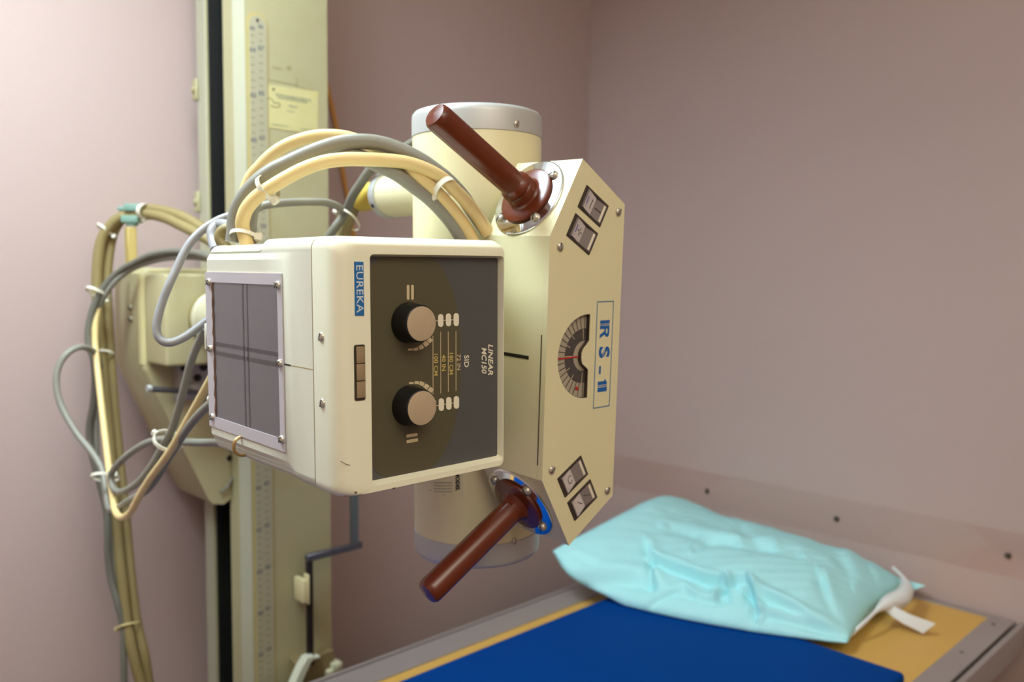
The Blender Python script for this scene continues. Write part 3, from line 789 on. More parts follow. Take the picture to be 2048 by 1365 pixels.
# crosshair window in the left face
LF = basis((0, 0, 0), (0, -1, 0), (0, 0, 1), (-1, 0, 0))       # u = -y, v = z, facing -x
def lf(n): return Matrix.Translation((n, 0, 0)) @ LF
wf = part('window_frame', flat([[(-y, z) for y, z in ((.0922, .0788), (.2652, .0788), (.2652, -.0868), (.0922, -.0868))], [(-y, z) for y, z in ((.1012, .0682), (.2490, .0682), (.2490, -.0752), (.1012, -.0752))]], .0006, lf(-.0007)), frame_m, co, MD, label='brushed metal window frame')
wg = part('window_pane', box((-.0004, .1008, -.0756), (.0014, .2495, .0686)), glass_m, co, MD, label='grey plastic window')
ch = bmn()
def wl(x, y): p = D(x, y, 0, -.0005); return p.y, p.z
for (y0, y1) in ((.1652, .1680), (.1745, .1775)): add_box(ch, (-.0006, y0, -.0752), (-.0003, y1, .0682))
for (z0, z1) in ((-.0065, -.0010), (.0035, .0085)): add_box(ch, (-.0006, .1012, z0 - .0018), (-.0003, .2490, z1 - .0030))  # each pair holds the printed line and its mirrored shadow, drawn alike
part('crosshair', ch, line_shade_m, wg, MD)
gl = tube([Vector((-.0008, .2478 + .0006 * math.sin(i * 1.7), .068 - .143 * i / 24)) for i in range(25)], [0.0011 + .0005 * math.sin(i * 2.3) for i in range(25)], 6)
part('rust_edge', gl, rust_m, wg, MD)
fs_ = screw_mesh('frame_screw', 0.0040, 0.75, 30, cross=True)
for (y, z) in ((.2545, .0682), (.0984, .0682), (.2555, -.0027), (.0977, -.0041), (.2554, -.0762), (.0969, -.0754)):
    put('screw', fs_, co, MD @ axisM((-.0013, y, z), (-1, 0, 0)) @ Matrix.Rotation(random.uniform(0, 3), 4, 'Z'))
ss = screw_mesh('side_screw', 0.0042, 0.5, 70)
for z in (.0254, -.0322): put('screw', ss, co, MD @ axisM((0, .0234, z), (-1, 0, 0)))
cs = bmn(); add_box(cs, (-.0002, .0390, -.0047), (.0005, .0915, -.0040))
part('centre_seam', cs, seam_m, co, MD)
part('centre_mark', box((-.0004, .0800, -.0050), (.0002, .0915, -.0038)), printd_m, co, MD)
hr = catmull([Vector((x, .188, z)) for x, z in ((.001, -.0875), (-.004, -.0885), (-.0075, -.092), (-.0085, -.097), (-.007, -.102), (-.003, -.1055), (.003, -.107))], 5)
part('hook_ring', tube(hr, .0018, 8), mat('brass_dull', (176, 144, 92), 0.35, 0.5), co, MD, label='small brass hook ring')
part('side_clip', box((-.001, .2685, -.0050), (.010, .2735, .0235), .0012, 1), shell_m, co, MD)
kb = lathe([(.0022, 0), (.0022, .0055), (.0046, .0062), (.0048, .0085), (.0042, .0105), (.0001, .0108)], 16, axisM((.006, .2680, -.0600), (0, 1, 0)))
part('thumb_screw', kb, mat('thumb_cream', (206, 200, 180), 0.35), co, MD)
chip_m = mat('chip_brown', (104, 84, 60), 0.7)
for (x, y, w2, h2) in ((788, 977.4, 3.2, 1.5), (712, 986, 2.4, 2.2), (692, 993, 1.8, 1.2), (722, 990.5, 4, .7)):
    q = D(x, y, 1, -.0002); part('paint_chip', box((q.x - w2 * .0004, -.0003, q.z - h2 * .0004), (q.x + w2 * .0004, .0006, q.z + h2 * .0004)), chip_m, co, MD)
q0, q1 = D(681, 923, 1, -.0001), D(700, 931, 1, -.0001)
part('scratch', tube([q0, q0.lerp(q1, .6) + Vector((0, 0, -.0006)), q1], .00025, 4), chip_m, co, MD)
part('mounting_collar', box((XR - .004, .105, -.065), (XR + .031, .235, .065), .004, 2), tube_m, co, MD)

# ------------------------------------------------------------------ control head with two handles
hd = thing('control_head', MP, 'hexagonal cream control head lettered in blue with two brown handles', 'control panel')
HEX = [(-.013, .2079), (.0579, .165), (.0579, -.165), (-.013, -.2079), (-.0579, -.1272), (-.0579, .1272)]
def hexr(y, s=0.0):
    return [(x * (1 - s), y, z * (1 - s * .35)) for x, z in HEX]
part('head_body', loft(bmn(), [hexr(.0046, .006), hexr(.0052), hexr(.096), hexr(.098, .02)]), head_m, hd, MP, ang=25)
n_in, e_up = Vector((.873, -.487)), Vector((.487, .873))
SW = [('A', .0060, .1601, 1), ('B', -.0097, .1302, 1), ('C', -.0108, -.1304, -1), ('D', .0062, -.1600, -1)]
def swrect(cx, cz, s, hl, hw):
    a = Vector((.873, -.487 * s)); b = Vector((.487 * s, .873))
    cc = Vector((cx, cz)); return [tuple(cc - a * hl - b * hw), tuple(cc + a * hl - b * hw), tuple(cc + a * hl + b * hw), tuple(cc - a * hl + b * hw)]
def dial_out(g=0.0):
    cxx, r = .0052, .0458 - g; out = []
    a0 = math.acos((.0080 - g - cxx) / r)
    for i in range(29):
        a = a0 + (2 * math.pi - 2 * a0) * i / 28; out.append((cxx + r * math.cos(a), r * math.sin(a)))
    out += [(.0080 - g, -.0150 - g), (.0040 - g, -.0118 - g * .5), (-.0010 - g, -.0085), (-.0032 - g, -.0045), (-.0036 - g, 0), (-.0032 - g, .0045), (-.0010 - g, .0085), (.0040 - g, .0128 + g * .5), (.0080 - g, .0165 + g)]
    return out
holes = [dial_out()] + [swrect(cx, cz, s, .0208, .0134) for _, cx, cz, s in SW]
# the body front is closed; the face plate stands proud with real cut-outs
part('face_plate', flat([HEX] + holes, .0034, at(FACE, 0, 0, .00135)), head_m, hd, MP, ang=25)
dl = part('dial', flat([dial_out(-.001)], .0002, at(FACE, 0, 0, .0034)), dial_m, hd, MP, label='protractor dial seen through a cut-out')
part('dial_recess_shade', loft(bmn(), [[(x, y, z) for x, z in dial_out(.0004)] for y in (-.0016, .0032)], False, False), switchframe_m, dl, MP)  # dark liner stands in for shade on the cut-out's inner wall
def ring_sector(r0, r1, cx=.0052):
    a0 = 78; out = [(cx + r1 * math.cos(R_(a0 + (360 - 2 * a0) * i / 24)), r1 * math.sin(R_(a0 + (360 - 2 * a0) * i / 24))) for i in range(25)]
    out += [(cx + r0 * math.cos(R_(360 - a0 - (360 - 2 * a0) * i / 24)), r0 * math.sin(R_(360 - a0 - (360 - 2 * a0) * i / 24))) for i in range(25)]
    return out
part('dial_band', flat([ring_sector(.0165, .0300)], .0001, at(FACE, 0, 0, .0031)), dialdark_m, dl, MP)
tk = bmn(); tl_ = bmn()
for dg in range(88, 275, 10):
    a = R_(dg + 2)
    w2 = .00035
    M_ = Matrix.Translation((.0052, .0030, 0)) @ Matrix.Rotation(-a, 4, 'Y')
    add_box(tk, (.0305, -.0001, -w2), (.0452, .0001, w2), M=M_)
for dg in (95, 130, 155, 178, 208, 232, 266):
    M_ = Matrix.Translation((.0052, .0028, 0)) @ Matrix.Rotation(-R_(dg), 4, 'Y')
    add_box(tl_, (.0180 if dg in (95, 178, 266) else .0245, -.0001, -.0003), (.0300, .0001, .0003), M=M_)
part('dial_ticks', tk, printd_m, dl, MP); part('dial_ticks', tl_, print_m, dl, MP, label='pale inner graduation lines')
M_ = Matrix.Translation((.0052, .0025, 0)) @ Matrix.Rotation(-R_(181), 4, 'Y')
rp_ = box((.0088, -.0002, -.0007), (.0455, .0002, .0007), M=M_)
part('pointer', rp_, red_m, dl, MP, label='red pointer line')
part('pointer_dot', lathe([(.0022, 0), (.0022, .0003)], 12, axisM((-.0043, .0029, -.0350), (0, -1, 0))), red_m, dl, MP, label='red dot')
# blue frame and RS-1 lettering
YFP = -.0021
fx0, fx1, fz0, fz1 = .0180, .0460, -.0594, .0590; lw = .0012
part('letter_frame', flat([[(fx0, fz0), (fx1, fz0), (fx1, fz1), (fx0, fz1)], [(fx0 + lw, fz0 + lw), (fx1 - lw, fz0 + lw), (fx1 - lw, fz1 - lw), (fx0 + lw, fz1 - lw)]], .0001, at(FACE, 0, 0, YFP)), mat('frame_blue', (58, 112, 150), 0.5), hd, MP)
def rs_poly(loops): return flat([[(a_, b_) for a_, b_ in l] for l in loops], .00012, at(FACE, 0, 0, YFP - .0001))
def V(x, z): return (x, z)
# R: thick split stem across the top, bowl and leg below (letters run downwards, tops to +x)
xb, xt = .0245, .0402
R_l = [[(xb, .0379), (xt, .0379), (xt, .0342), (xb, .0342)], [(xb, .0335), (xt, .0335), (xt, .0326), (xb, .0326)],
       [(xb, .0319), (xt, .0319), (xt, .0245), (.0394, .0205), (.0365, .0192), (.0342, .0200), (.0325, .0222), (.0245, .0184), (.0245, .0222), (.0318, .0258), (.0318, .0284), (xb, .0284)]]
part('lettering', rs_poly(R_l + [[(.0345, .0284), (.0372, .0284), (.0372, .0240), (.0362, .0229), (.0350, .0236), (.0345, .0250)]]), rsblue_m, hd, MP, label='blue letter R')
S_c = [(.0270, .0100), (.0262, .0060), (.0264, .0020), (.0280, -.0020), (.0300, -.0030), (.0322, -.0005), (.0338, .0035), (.0356, .0072), (.0374, .0070), (.0384, .0040), (.0386, 0.0), (.0382, -.0040)]
def ribbon(cl, wd):
    cl = catmull([Vector((a_, b_, 0)) for a_, b_ in cl], 4); L, Rr = [], []
    for i, p in enumerate(cl):
        tt2 = (cl[min(i + 1, len(cl) - 1)] - cl[max(i - 1, 0)]).normalized(); n2 = Vector((-tt2.y, tt2.x, 0))
        L.append(tuple((p + n2 * wd)[:2])); Rr.append(tuple((p - n2 * wd)[:2]))
    return L + Rr[::-1]
sb = text('S', .0235, .00012, at(ZPANEL, .0322, .0026, YFP - .0001), offset=.0009, sx=1.15)
part('lettering', sb, rsblue_m, hd, MP, label='blue letter S')
part('letter_line', flat([[(.0300, -.0010), (.0307, -.0016), (.0342, .0064), (.0335, .0070)]], .00012, at(FACE, 0, 0, YFP - .0004)), head_m, hd, MP)
part('lettering', rs_poly([[(.0256, -.0126), (.0284, -.0126), (.0284, -.0214), (.0256, -.0214)]]), rsblue_m, hd, MP, label='blue hyphen')
part('lettering', rs_poly([[(.0245, -.0298), (.0345, -.0298), (.0362, -.0275), (.0375, -.0290), (.0392, -.0310), (.0396, -.0338), (.0245, -.0338)], [(.0245, -.0346), (.0397, -.0346), (.0397, -.0356), (.0245, -.0356)], [(.0245, -.0365), (.0397, -.0365), (.0397, -.0415), (.0245, -.0415)]]), rsblue_m, hd, MP, label='blue figure 1')
# rocker switches
for nm, cx, cz, s in SW:
    a = Vector((.873, 0, -.487 * s)); b = Vector((.487 * s, 0, .873))
    sM = MP @ basis((cx, 0, cz), a, b, a.cross(b))
    # local: x along the rocker (label half at -x), y across, z out of the panel (towards -y) 
    if (a.cross(b)).y > 0: sM = MP @ basis((cx, 0, cz), a, -b, (0, -1, 0))
    fl, fw = .0204, .0131
    fb = flat([[(-fl, -fw), (fl, -fw), (fl, fw), (-fl, fw)], [(-fl + .0036, -fw + .0024), (fl - .0026, -fw + .0024), (fl - .0026, fw - .0024), (-fl + .0036, fw - .0024)]], .0012, Matrix.Translation((0, 0, .0018)))
    lab = {'A': 'switch with up and down arrows', 'B': 'switch with a cross of arrows', 'C': 'switch with a circular arrow', 'D': 'switch with a slanted double arrow'}[nm]
    sw = part('rocker_switch', fb, switchframe_m, hd, sM, label=lab, ang=25)
    x0, x1, yh = -fl + .0036, fl - .0026, fw - .0026
    rk = loft(bmn(), [[(x, y, z) for x, z in ((x0, -.004), (x0, .0046), (.0012, .0012), (x1, .0034), (x1, -.004))] for y in (-yh, yh)])
    part('rocker', rk, rocker_m, sw, sM, ang=10)
    sl1 = (.0012 - .0046) / (.0012 - x0)
    def on1(x): return .0046 + sl1 * (x - x0) + .0002
    lbm = bmn()
    loft(lbm, [[(x, y, on1(x) - .0001), (x, y, on1(x) + .0001)] for x, y in ((x0 + .0012, -yh + .0008), (.0006, -yh + .0008), (.0006, yh - .0008), (x0 + .0012, yh - .0008))] + [], False, False, closed=True)
    lbm.free()
    lbm = bmn(); vs = [lbm.verts.new((x, y, on1(x))) for x, y in ((x0 + .0012, -yh + .0006), (.0006, -yh + .0006), (.0006, yh - .0006), (x0 + .0012, yh - .0006))]; lbm.faces.new(vs)
    part('rocker_label', lbm, rockerl_m, sw, sM)
    sl2 = (.0034 - .0012) / (x1 - .0012)
    def on2(x): return .0012 + sl2 * (x - .0012) + .0002
    stp = bmn(); vs = [stp.verts.new((x, y, on2(x))) for x, y in ((x1 - .0040, -yh + .0010), (x1 - .0012, -yh + .0010), (x1 - .0012, yh - .0010), (x1 - .0040, yh - .0010))]; stp.faces.new(vs)
    part('rocker_stripe', stp, printw_m, sw, sM)
    ic = bmn()
    def seg(xa, ya, xb_, yb, wd=.0005, f=on1):
        d_ = Vector((xb_ - xa, yb - ya)); n_ = Vector((-d_.y, d_.x)).normalized() * wd
        vs2 = [ic.verts.new((x, y, f(x) + .0002)) for x, y in ((xa + n_.x, ya + n_.y), (xb_ + n_.x, yb + n_.y), (xb_ - n_.x, yb - n_.y), (xa - n_.x, ya - n_.y))]; ic.faces.new(vs2)
    def head(x, y, dx, dy, f=on1, sz=.0013):
        d_ = Vector((dx, dy)).normalized() * sz; n_ = Vector((-d_.y, d_.x)) * .55
        vs2 = [ic.verts.new((px, py, f(px) + .00025)) for px, py in ((x + d_.x, y + d_.y), (x + n_.x - d_.x * .4, y + n_.y - d_.y * .4), (x - n_.x - d_.x * .4, y - n_.y - d_.y * .4))]; ic.faces.new(vs2)
    cxi = -.0055
    if nm == 'A':
        seg(cxi + .001, -.0045, cxi + .001, .0045); head(cxi + .001, .0048, 0, 1); head(cxi + .001, -.0048, 0, -1)
        seg(.0045, 0, .0115, 0, .00035, on2); head(.0042, 0, -1, 0, on2); head(.0118, 0, 1, 0, on2)
    elif nm == 'B':
        for dx, dy in ((1, 0), (-1, 0), (0, 1), (0, -1)):
            seg(cxi + dx * .0010, dy * .0010, cxi + dx * .0036, dy * .0036); head(cxi + dx * .0038, dy * .0038, dx, dy)
    elif nm == 'C':
        for q in range(14):
            a1, a2 = R_(40 + q * 20), R_(60 + q * 20)
            seg(cxi + .0038 * math.cos(a1), .0042 * math.sin(a1), cxi + .0038 * math.cos(a2), .0042 * math.sin(a2))
        head(cxi + .0038 * math.cos(R_(320)), .0042 * math.sin(R_(320)), 1, .8); head(cxi + .0038 * math.cos(R_(40)), .0042 * math.sin(R_(40)), 1, -.8)
    else:
        seg(cxi - .0022, .0030, cxi + .0026, -.0030); head(cxi - .0024, .0033, -1, 1.2); head(cxi + .0028, -.0033, 1, -1.2)
        seg(.0045, .0025, .0115, -.002, .00035, on2); head(.0042, .0028, -1, .6, on2); head(.0118, -.0022, 1, -.6, on2)
    for yy in (-1, 1): head(x0 + .0042, yy * .0072, 0, yy, on1, .0011)
    part('rocker_icon', ic, printd_m, sw, sM)
    if nm in 'AB':
        vb = bmn(); vs = [vb.verts.new((x, y, on1(x) + .0001)) for x, y in ((x0 + .0030, -.0046), (x0 + .0054, -.0046), (x0 + .0054, .0046), (x0 + .0030, .0046))]; vb.faces.new(vs)
        part('rocker_mark', vb, rockerv_m, sw, sM)
part('seam_gap', box((-.0585, .0048, -.112), (-.0576, .0056, .026)), slot_m, hd, MP)
ps = screw_mesh('plate_screw', 0.0046, 0.55, 40)
for (x, z) in ((-.0429, .1169), (.0472, .1562), (-.0443, -.1174), (.0478, -.1568)):
    put('screw', ps, hd, MP @ axisM((x, YFP, z), (0, -1, 0)) @ Matrix.Rotation(random.uniform(0, 3), 4, 'Z'))
part('centre_mark', box((-.0583, .0235, -.0019), (-.0577, .064, .0019)), printd_m, hd, MP)
# two handles on the slanted flanks
for s, nm in ((1, 'upper'), (-1, 'lower')):
    p0 = Vector((-.0579, 0, s * .1272)); e = Vector((.0449, 0, s * .0807)).normalized(); n = Vector((-.873, 0, s * .487)).normalized()
    hc = p0 + e * .0460 + Vector((0, .0530, 0))
    u_ = Vector((0, 1, 0)); v_ = n.cross(u_)
    hM = MP @ basis(hc, u_, v_, n)
    h_ = part('handle', lathe([(.0138, .006), (.0142, .030), (.0142, .140), (.0137, .1445), (.0116, .1475), (.0001, .1490)], 40), brown_m, hd, hM, label=nm + ' round brown handle grip')
    part('handle_plate', lathe([(.0460, 0), (.0462, .0012), (.0452, .0022), (.0440, .0026), (.0001, .0027)], 56), chrome_m, h_, hM, label=nm + ' polished chrome plate')
    fl_ = [(.0320, .0026), (.0332, .0042), (.0328, .0066), (.0300, .0078), (.0200, .0086), (.0182, .0105)]
    fl_ += [(.0178, .0180), (.0164, .0200), (.0178, .0225), (.0168, .0265), (.0143, .030)] if s > 0 else [(.0160, .0130), (.0146, .0170)]
    part('handle_flange', lathe(fl_, 48), brown_m, h_, hM, label=nm + (' brown stepped flange' if s > 0 else ' brown flange disc'))
    hs = screw_mesh('plate_screw_round', 0.0052, 0.85, 45)
    for du, dv in ((.0262, .0262), (-.0262, .0262), (.0262, -.0262), (-.0262, -.0262)):
        q = hM @ Matrix.Translation((du, dv, .0025)); put('screw', hs, h_, q @ Matrix.Rotation(random.uniform(0, 3), 4, 'Z'))

# ------------------------------------------------------------------ cables: picture x, y and depth along the view axis
def cable(name, pts, r, m, label, sub=7, group=None):
    o = put(name, new_mesh(name, tube(catmull([P(*p) for p in pts], sub), r, 14), m, 60))
    return tag(o, label, 'cable', group)
z1 = lambda a, b, d: (440 + a / 3.657, 230 + b / 3.657, d)
z7 = lambda a, b, d: (80 + a / 3.5925, 680 + b / 3.5925, d)
z6 = lambda a, b, d: (80 + a / 4.015, 380 + b / 4.015, d)
# arch over the collimator
cable('cable', [z1(205, 975, .868), z1(186, 910, .868), z1(170, 845, .868), z1(165, 780, .865), z1(195, 690, .862), z1(265, 605, .860), z1(370, 530, .858), z1(500, 452, .857), z1(620, 392, .858), z1(760, 345, .860), z1(900, 326, .865), z1(1050, 325, .872), z1(1200, 331, .880), z1(1350, 347, .887), z1(1480, 385, .893), z1(1605, 448, .899), z1(1700, 530, .904), z1(1805, 640, .908), z1(1895, 755, .912), z1(1970, 880, .915)], .0073, cream_m, 'cream cable arching over the collimator nearest the front')
cable('cable', [z1(125, 900, .905), z1(150, 720, .905), z1(210, 490, .903), z1(300, 370, .900), z1(400, 275, .898), z1(520, 207, .897), z1(680, 160, .897), z1(830, 152, .898), z1(960, 172, .900), z1(1100, 225, .902), z1(1230, 285, .904), z1(1340, 375, .900), z1(1440, 440, .898), z1(1545, 525, .900), z1(1625, 605, .904), z1(1710, 705, .908), z1(1790, 815, .912), z1(1855, 930, .915)], .0070, cream_m, 'cream cable arching highest and passing behind the grey ones')
cable('cable', [z1(95, 930, .876), z1(105, 850, .876), z1(110, 760, .876), z1(150, 640, .874), z1(240, 520, .872), z1(360, 420, .871), z1(500, 350, .871), z1(630, 290, .872), z1(760, 240, .874), z1(900, 203, .877), z1(1060, 194, .882), z1(1200, 215, .888), z1(1340, 265, .893), z1(1470, 330, .898), z1(1590, 415, .903), z1(1680, 490, .907), z1(1770, 590, .912), z1(1860, 720, .918), z1(1960, 860, .925)], .0082, grey_m, 'grey cable running along the top of the arch over the collimator')
cable('cable', [z1(215, 920, .885), z1(215, 800, .884), z1(240, 660, .882), z1(330, 490, .878), z1(430, 400, .877), z1(560, 325, .878), z1(700, 283, .880), z1(860, 272, .884), z1(1000, 300, .886), z1(1150, 365, .890), z1(1290, 432, .893), z1(1420, 525, .900), z1(1530, 610, .904), z1(1625, 705, .908), z1(1710, 810, .912), z1(1790, 940, .916)], .0078, grey_m, 'grey cable under the front cream one of the arch')
# cables behind the arch, at the tube sockets
sk = TM @ Vector((0, .192, .183)); skd = (RC @ (sk - CAMP)).z
bp_ = [P(762, 389, skd + .010), P(748, 391, skd + .018), P(735, 394.5, skd + .026), P(724, 399, skd + .033), P(717, 403, skd + .038)]
bo = put('cable_boot', new_mesh('cable_boot', tube(catmull([sk] + bp_, 4), [.0205, .0204, .0202, .0201, .0200, .0199, .0198, .0197, .0196, .0194, .0192, .0190, .0188, .0185, .0182, .0179, .0176, .0172, .0167, .0158, .0140], 24), boot_m))
tag(bo, 'yellow rubber boot plugged into the tube socket', 'cable boot')
cable('high_voltage_cable', [(722, 400, skd + .038), (709, 412, skd + .045), (700, 430, skd + .05), (689, 458, skd + .055), (676, 500, skd + .07), (640, 560, 1.26), (560, 585, 1.34), (480, 545, 1.44), (430, 490, 1.49), (395, 468, 1.50), (360, 450, 1.53), (330, 436, 1.55), (295, 428, 1.575), (270, 427, 1.585), (245, 433, 1.585), (222, 450, 1.585), (203, 480, 1.585), (195, 530, 1.585), (194, 590, 1.585), (198, 660, 1.585), (205, 740, 1.585), (212, 820, 1.585), (222, 920, 1.585), (229, 1000, 1.585), (235, 1080, 1.59), (244, 1160, 1.59), (253, 1240, 1.59), (266, 1310, 1.59), (285, 1380, 1.60), (305, 1450, 1.60)], .0098, ochre_m, 'thick ochre cable from the yellow boot down the left hanging bundle')
cable('high_voltage_cable', [(690, 560, 1.2), (600, 600, 1.30), (520, 580, 1.40), (460, 520, 1.47), (420, 470, 1.51), (385, 444, 1.53), (350, 428, 1.55), (315, 420, 1.57), (291, 418, 1.585), (264, 424, 1.60), (242, 440, 1.605), (225, 470, 1.605), (216, 520, 1.605), (213, 580, 1.605), (217, 660, 1.605), (222, 740, 1.605), (229, 830, 1.605), (239, 930, 1.605), (249, 1020, 1.605), (255, 1090, 1.61), (263, 1170, 1.61), (273, 1245, 1.61), (288, 1310, 1.61), (300, 1380, 1.62), (322, 1450, 1.62)], .0098, ochre_m, 'thick ochre cable on the right of the hanging bundle')
cable('cable', [(832, 282, 1.16), (806, 298, 1.14), (770, 322, 1.12), (742, 339, 1.13), (721, 368, 1.14), (706, 391, 1.15), (696, 414, 1.165), (686, 434, 1.175), (670, 456, 1.175), (652, 484, 1.18), (636, 520, 1.19)], .0064, dgrey_m, 'dark grey cable rising behind the yellow boot')
cable('cable', [(500, 428, 1.05), (520, 414, 1.06), (548, 408, 1.07), (590, 404.5, 1.10), (630, 404, 1.12), (655, 406, 1.14), (674, 413, 1.155), (685, 424, 1.17), (680, 442, 1.185), (664, 466, 1.19), (646, 500, 1.20)], .0052, grey_m, 'thin grey cable running level behind the arch')
# loops on the left
cable('cable', [(492, 448, .99), (470, 432, .985), (445, 437, .98), (420, 450, .975), (400, 465, .97), (382, 484, .965), (366, 510, .96), (352, 540, .955), (338, 570, .95), (326, 600, .948), (317, 630, .946), (313, 655, .945), (317, 674, .945), (330, 685, .946), (348, 684, .95), (370, 674, .955), (390, 660, .96), (410, 645, .965), (440, 625, .97)], .0048, silver_m, 'silver grey cable loop in front of the carriage box')
cable('cable', [(470, 540, 1.30), (430, 519, 1.38), (400, 508, 1.42), (360, 503, 1.46), (330, 504.5, 1.48), (300, 511, 1.50), (270, 525, 1.52), (240, 542, 1.535), (215, 566, 1.54), (196, 595, 1.54), (184, 625, 1.54), (177, 660, 1.54), (178, 690, 1.54), (187, 720, 1.54), (190, 760, 1.545), (186, 810, 1.55), (179, 850, 1.555), (180, 890, 1.56), (188, 925, 1.56), (200, 970, 1.565), (212, 1020, 1.57), (215, 1070, 1.57), (216, 1110, 1.575), (222, 1160, 1.58), (236, 1210, 1.58), (246, 1260, 1.585), (247, 1310, 1.585), (248, 1400, 1.585)], .0062, dgrey_m, 'dark grey cable sweeping from the carriage top down the outer left')
cable('cable', [(470, 560, 1.32), (430, 525, 1.40), (400, 516, 1.44), (360, 515, 1.47), (320, 519, 1.50), (285, 529, 1.52), (255, 543, 1.535), (228, 566, 1.54), (205, 598, 1.545), (192, 628, 1.55), (184, 662, 1.55), (184, 700, 1.55), (189, 750, 1.555), (193, 800, 1.56), (192, 860, 1.565), (194, 920, 1.57), (203, 970, 1.575), (218, 1030, 1.58), (224, 1090, 1.585), (230, 1150, 1.59), (246, 1220, 1.60), (262, 1290, 1.61)], .0052, grey_m, 'second grey cable under the dark one across the carriage top')
cable('cable', [z7(1300, 400, 1.02), z7(1190, 490, 1.06), z7(1100, 585, 1.10), z7(1010, 710, 1.14), z7(900, 890, 1.20), z7(780, 1070, 1.26), z7(640, 1155, 1.32), z7(550, 1215, 1.36), z7(500, 1215, 1.38), z7(480, 1140, 1.39), z7(468, 1040, 1.40), z7(455, 960, 1.41), z7(420, 880, 1.42), z7(350, 780, 1.43), z7(255, 660, 1.44), z7(155, 480, 1.45), z7(118, 330, 1.455), z7(130, 205, 1.46), z7(195, 100, 1.47), z7(290, 52, 1.49), z7(370, 75, 1.52), z7(410, 120, 1.55), z7(430, 190, 1.57)], .0056, grey_m, 'grey cable making the teardrop loop far out on the left')
cable('cable', [z7(1330, 740, 1.10), z7(1215, 740, 1.14), z7(1050, 735, 1.19), z7(960, 728, 1.22), z7(870, 716, 1.25), z7(750, 750, 1.29), z7(620, 838, 1.33), z7(535, 925, 1.36), z7(510, 985, 1.37), z7(525, 1060, 1.365), z7(575, 1095, 1.35), z7(650, 1065, 1.32), z7(720, 1010, 1.29), z7(800, 910, 1.26), z7(880, 770, 1.23), z7(950, 640, 1.20), z7(1000, 480, 1.17), z7(1040, 330, 1.15), z7(1085, 160, 1.13), z7(1140, 20, 1.11), z7(1190, -90, 1.09)], .0054, grey_m, 'grey cable bending through the lower tie and back up behind the window')
cable('cable', [z7(1300, 150, 1.02), z7(1195, 345, 1.06), z7(1080, 550, 1.11), z7(960, 762, 1.15), z7(880, 880, 1.18), z7(790, 1000, 1.22), z7(710, 1130, 1.25), z7(650, 1240, 1.28), z7(590, 1278, 1.31), z7(545, 1240, 1.34), z7(522, 1120, 1.37), z7(500, 960, 1.40), z7(480, 800, 1.43), z7(445, 500, 1.48), z7(412, 200, 1.52), z7(398, 60, 1.535), z6(441, 1180, 1.54), z6(446, 1050, 1.545), z6(478, 920, 1.55), z6(530, 835, 1.555), z6(580, 750, 1.56), z6(640, 640, 1.57)], .0056, cream_m, 'cream cable hanging beside the left bundle and returning up to the collimator')
cable('cable', [(478, 470, .93), (455, 452, .95), (436, 450, .96), (425, 462, .955), (426, 480, .95), (432, 500, .94)], .0062, silver_m, 'short silver cable hooked behind the collimator top corner')
cable('cable', [(470, 436, .985), (452, 437, .985), (440, 445, .98), (432, 460, .975)], .0050, cream_m, 'short cream cable end beside the silver one')
cable('cable', [(455, 498, .935), (440, 480, .935), (441, 466, .935), (452, 458, .935), (466, 460, .935)], .0060, ochre_m, 'stubby tan cable bend at the collimator top corner')

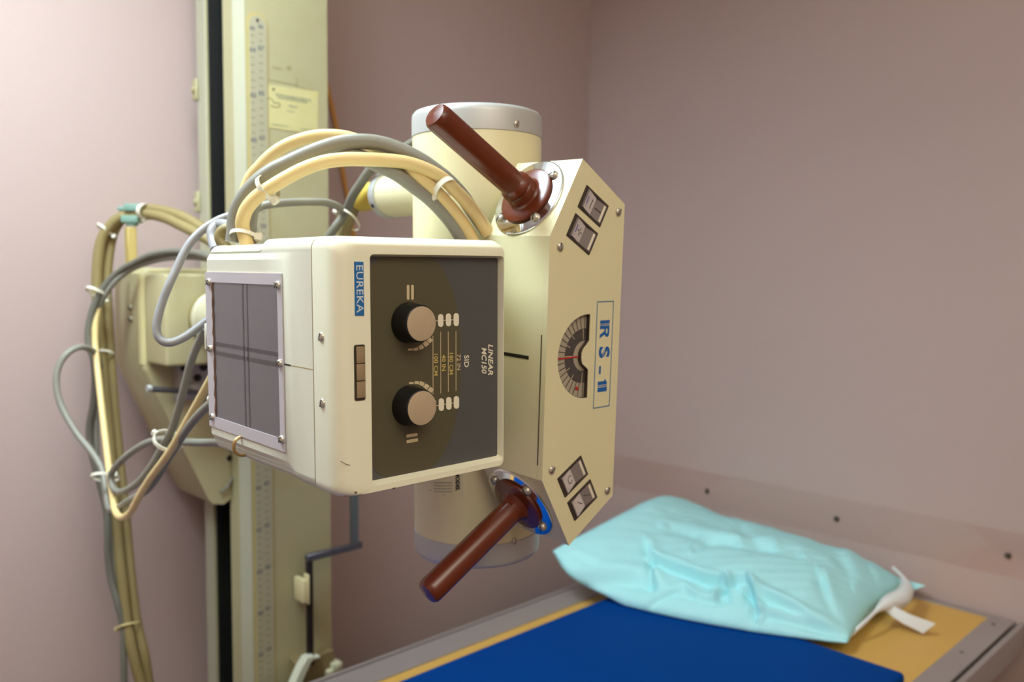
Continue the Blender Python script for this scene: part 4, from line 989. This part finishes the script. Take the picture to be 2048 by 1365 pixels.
# ------------------------------------------------------------------ cable ties
def tie(x, y, dep, dx, dy, ra, rb, label, w_=.0042, head=None, m=None, tilt=.35):
    """ring round a bundle: dx,dy is the bundle's direction in the picture"""
    c0 = P(x, y, dep)
    vw = ray(CX, CY).normalized(); dv = ((P(x + dx, y + dy, dep) - c0).normalized() - vw * tilt).normalized()
    sd = dv.cross(vw).normalized(); vw = sd.cross(dv).normalized()
    bm = bmn(); rings = []; n = 28
    for i in range(n):
        a = 2 * math.pi * i / n
        o = sd * math.cos(a) * ra + vw * math.sin(a) * rb; nn = (sd * math.cos(a) * rb + vw * math.sin(a) * ra).normalized()
        rings.append([c0 + o - dv * w_ / 2, c0 + o + dv * w_ / 2, c0 + o + dv * w_ / 2 + nn * .0013, c0 + o - dv * w_ / 2 + nn * .0013])
    rings.append(rings[0])
    loft(bm, rings, False, False)
    hx = head if head is not None else 1
    hp = c0 + sd * hx * (ra + .002) - vw * rb * .15
    hm = basis(hp, dv, sd, dv.cross(sd))
    add_box(bm, (-.0042, -.0035, -.0032), (.0042, .0040, .0032), .0009, 1, hm)
    bmesh.ops.remove_doubles(bm, verts=bm.verts, dist=1e-7)
    o = put('cable_tie', new_mesh('cable_tie', bm, m or tie_m, 40))
    return tag(o, label, 'cable tie', 'nylon cable ties')
tie(889, 377, .902, 33, 34, .0128, .0125, 'white cable tie on the right of the arch before the tube', .006, -1)
tie(536, 376, .866, 24, -15, .0135, .0145, 'white cable tie on the left slope of the arch', .005, -1)
tie(488, 473, .872, -1, 10, .0135, .013, 'white cable tie low at the collimator top', .004, 1)
tie(696, 440, 1.185, -14, 22, .0185, .026, 'white cable tie round the dark cables by the yellow boot', .003, -1)
tie(292, 424, 1.577, 22, 3, .0140, .020, 'white cable tie beside the teal clamp', .008, -1)
tie(211, 462, 1.595, -14, 20, .0175, .021, 'pale cable tie on the ochre bend left of the clamp', .0045, 1)
tie(196, 588, 1.553, -6, 20, .0190, .030, 'white cable tie at the top of the left hanging bundle', .0045, 1)
tie(206, 709, 1.595, 3, 20, .0180, .022, 'faint cable tie round the ochre pair beside the teardrop loop', .004, -1)
tie(211, 955, 1.40, 4, 20, .0170, .032, 'white cable tie gathering the lower grey and cream cables', .0048, 1)
tie(337, 882, 1.21, 16, -24, .0200, .022, 'white cable tie on the sloping cables under the carriage', .0055, 1)
tie(257, 1252, 1.60, 8, 24, .0200, .024, 'yellowed cable tie lowest on the hanging bundle', .0035, -1, mat('tie_old', (196, 176, 120), 0.5))
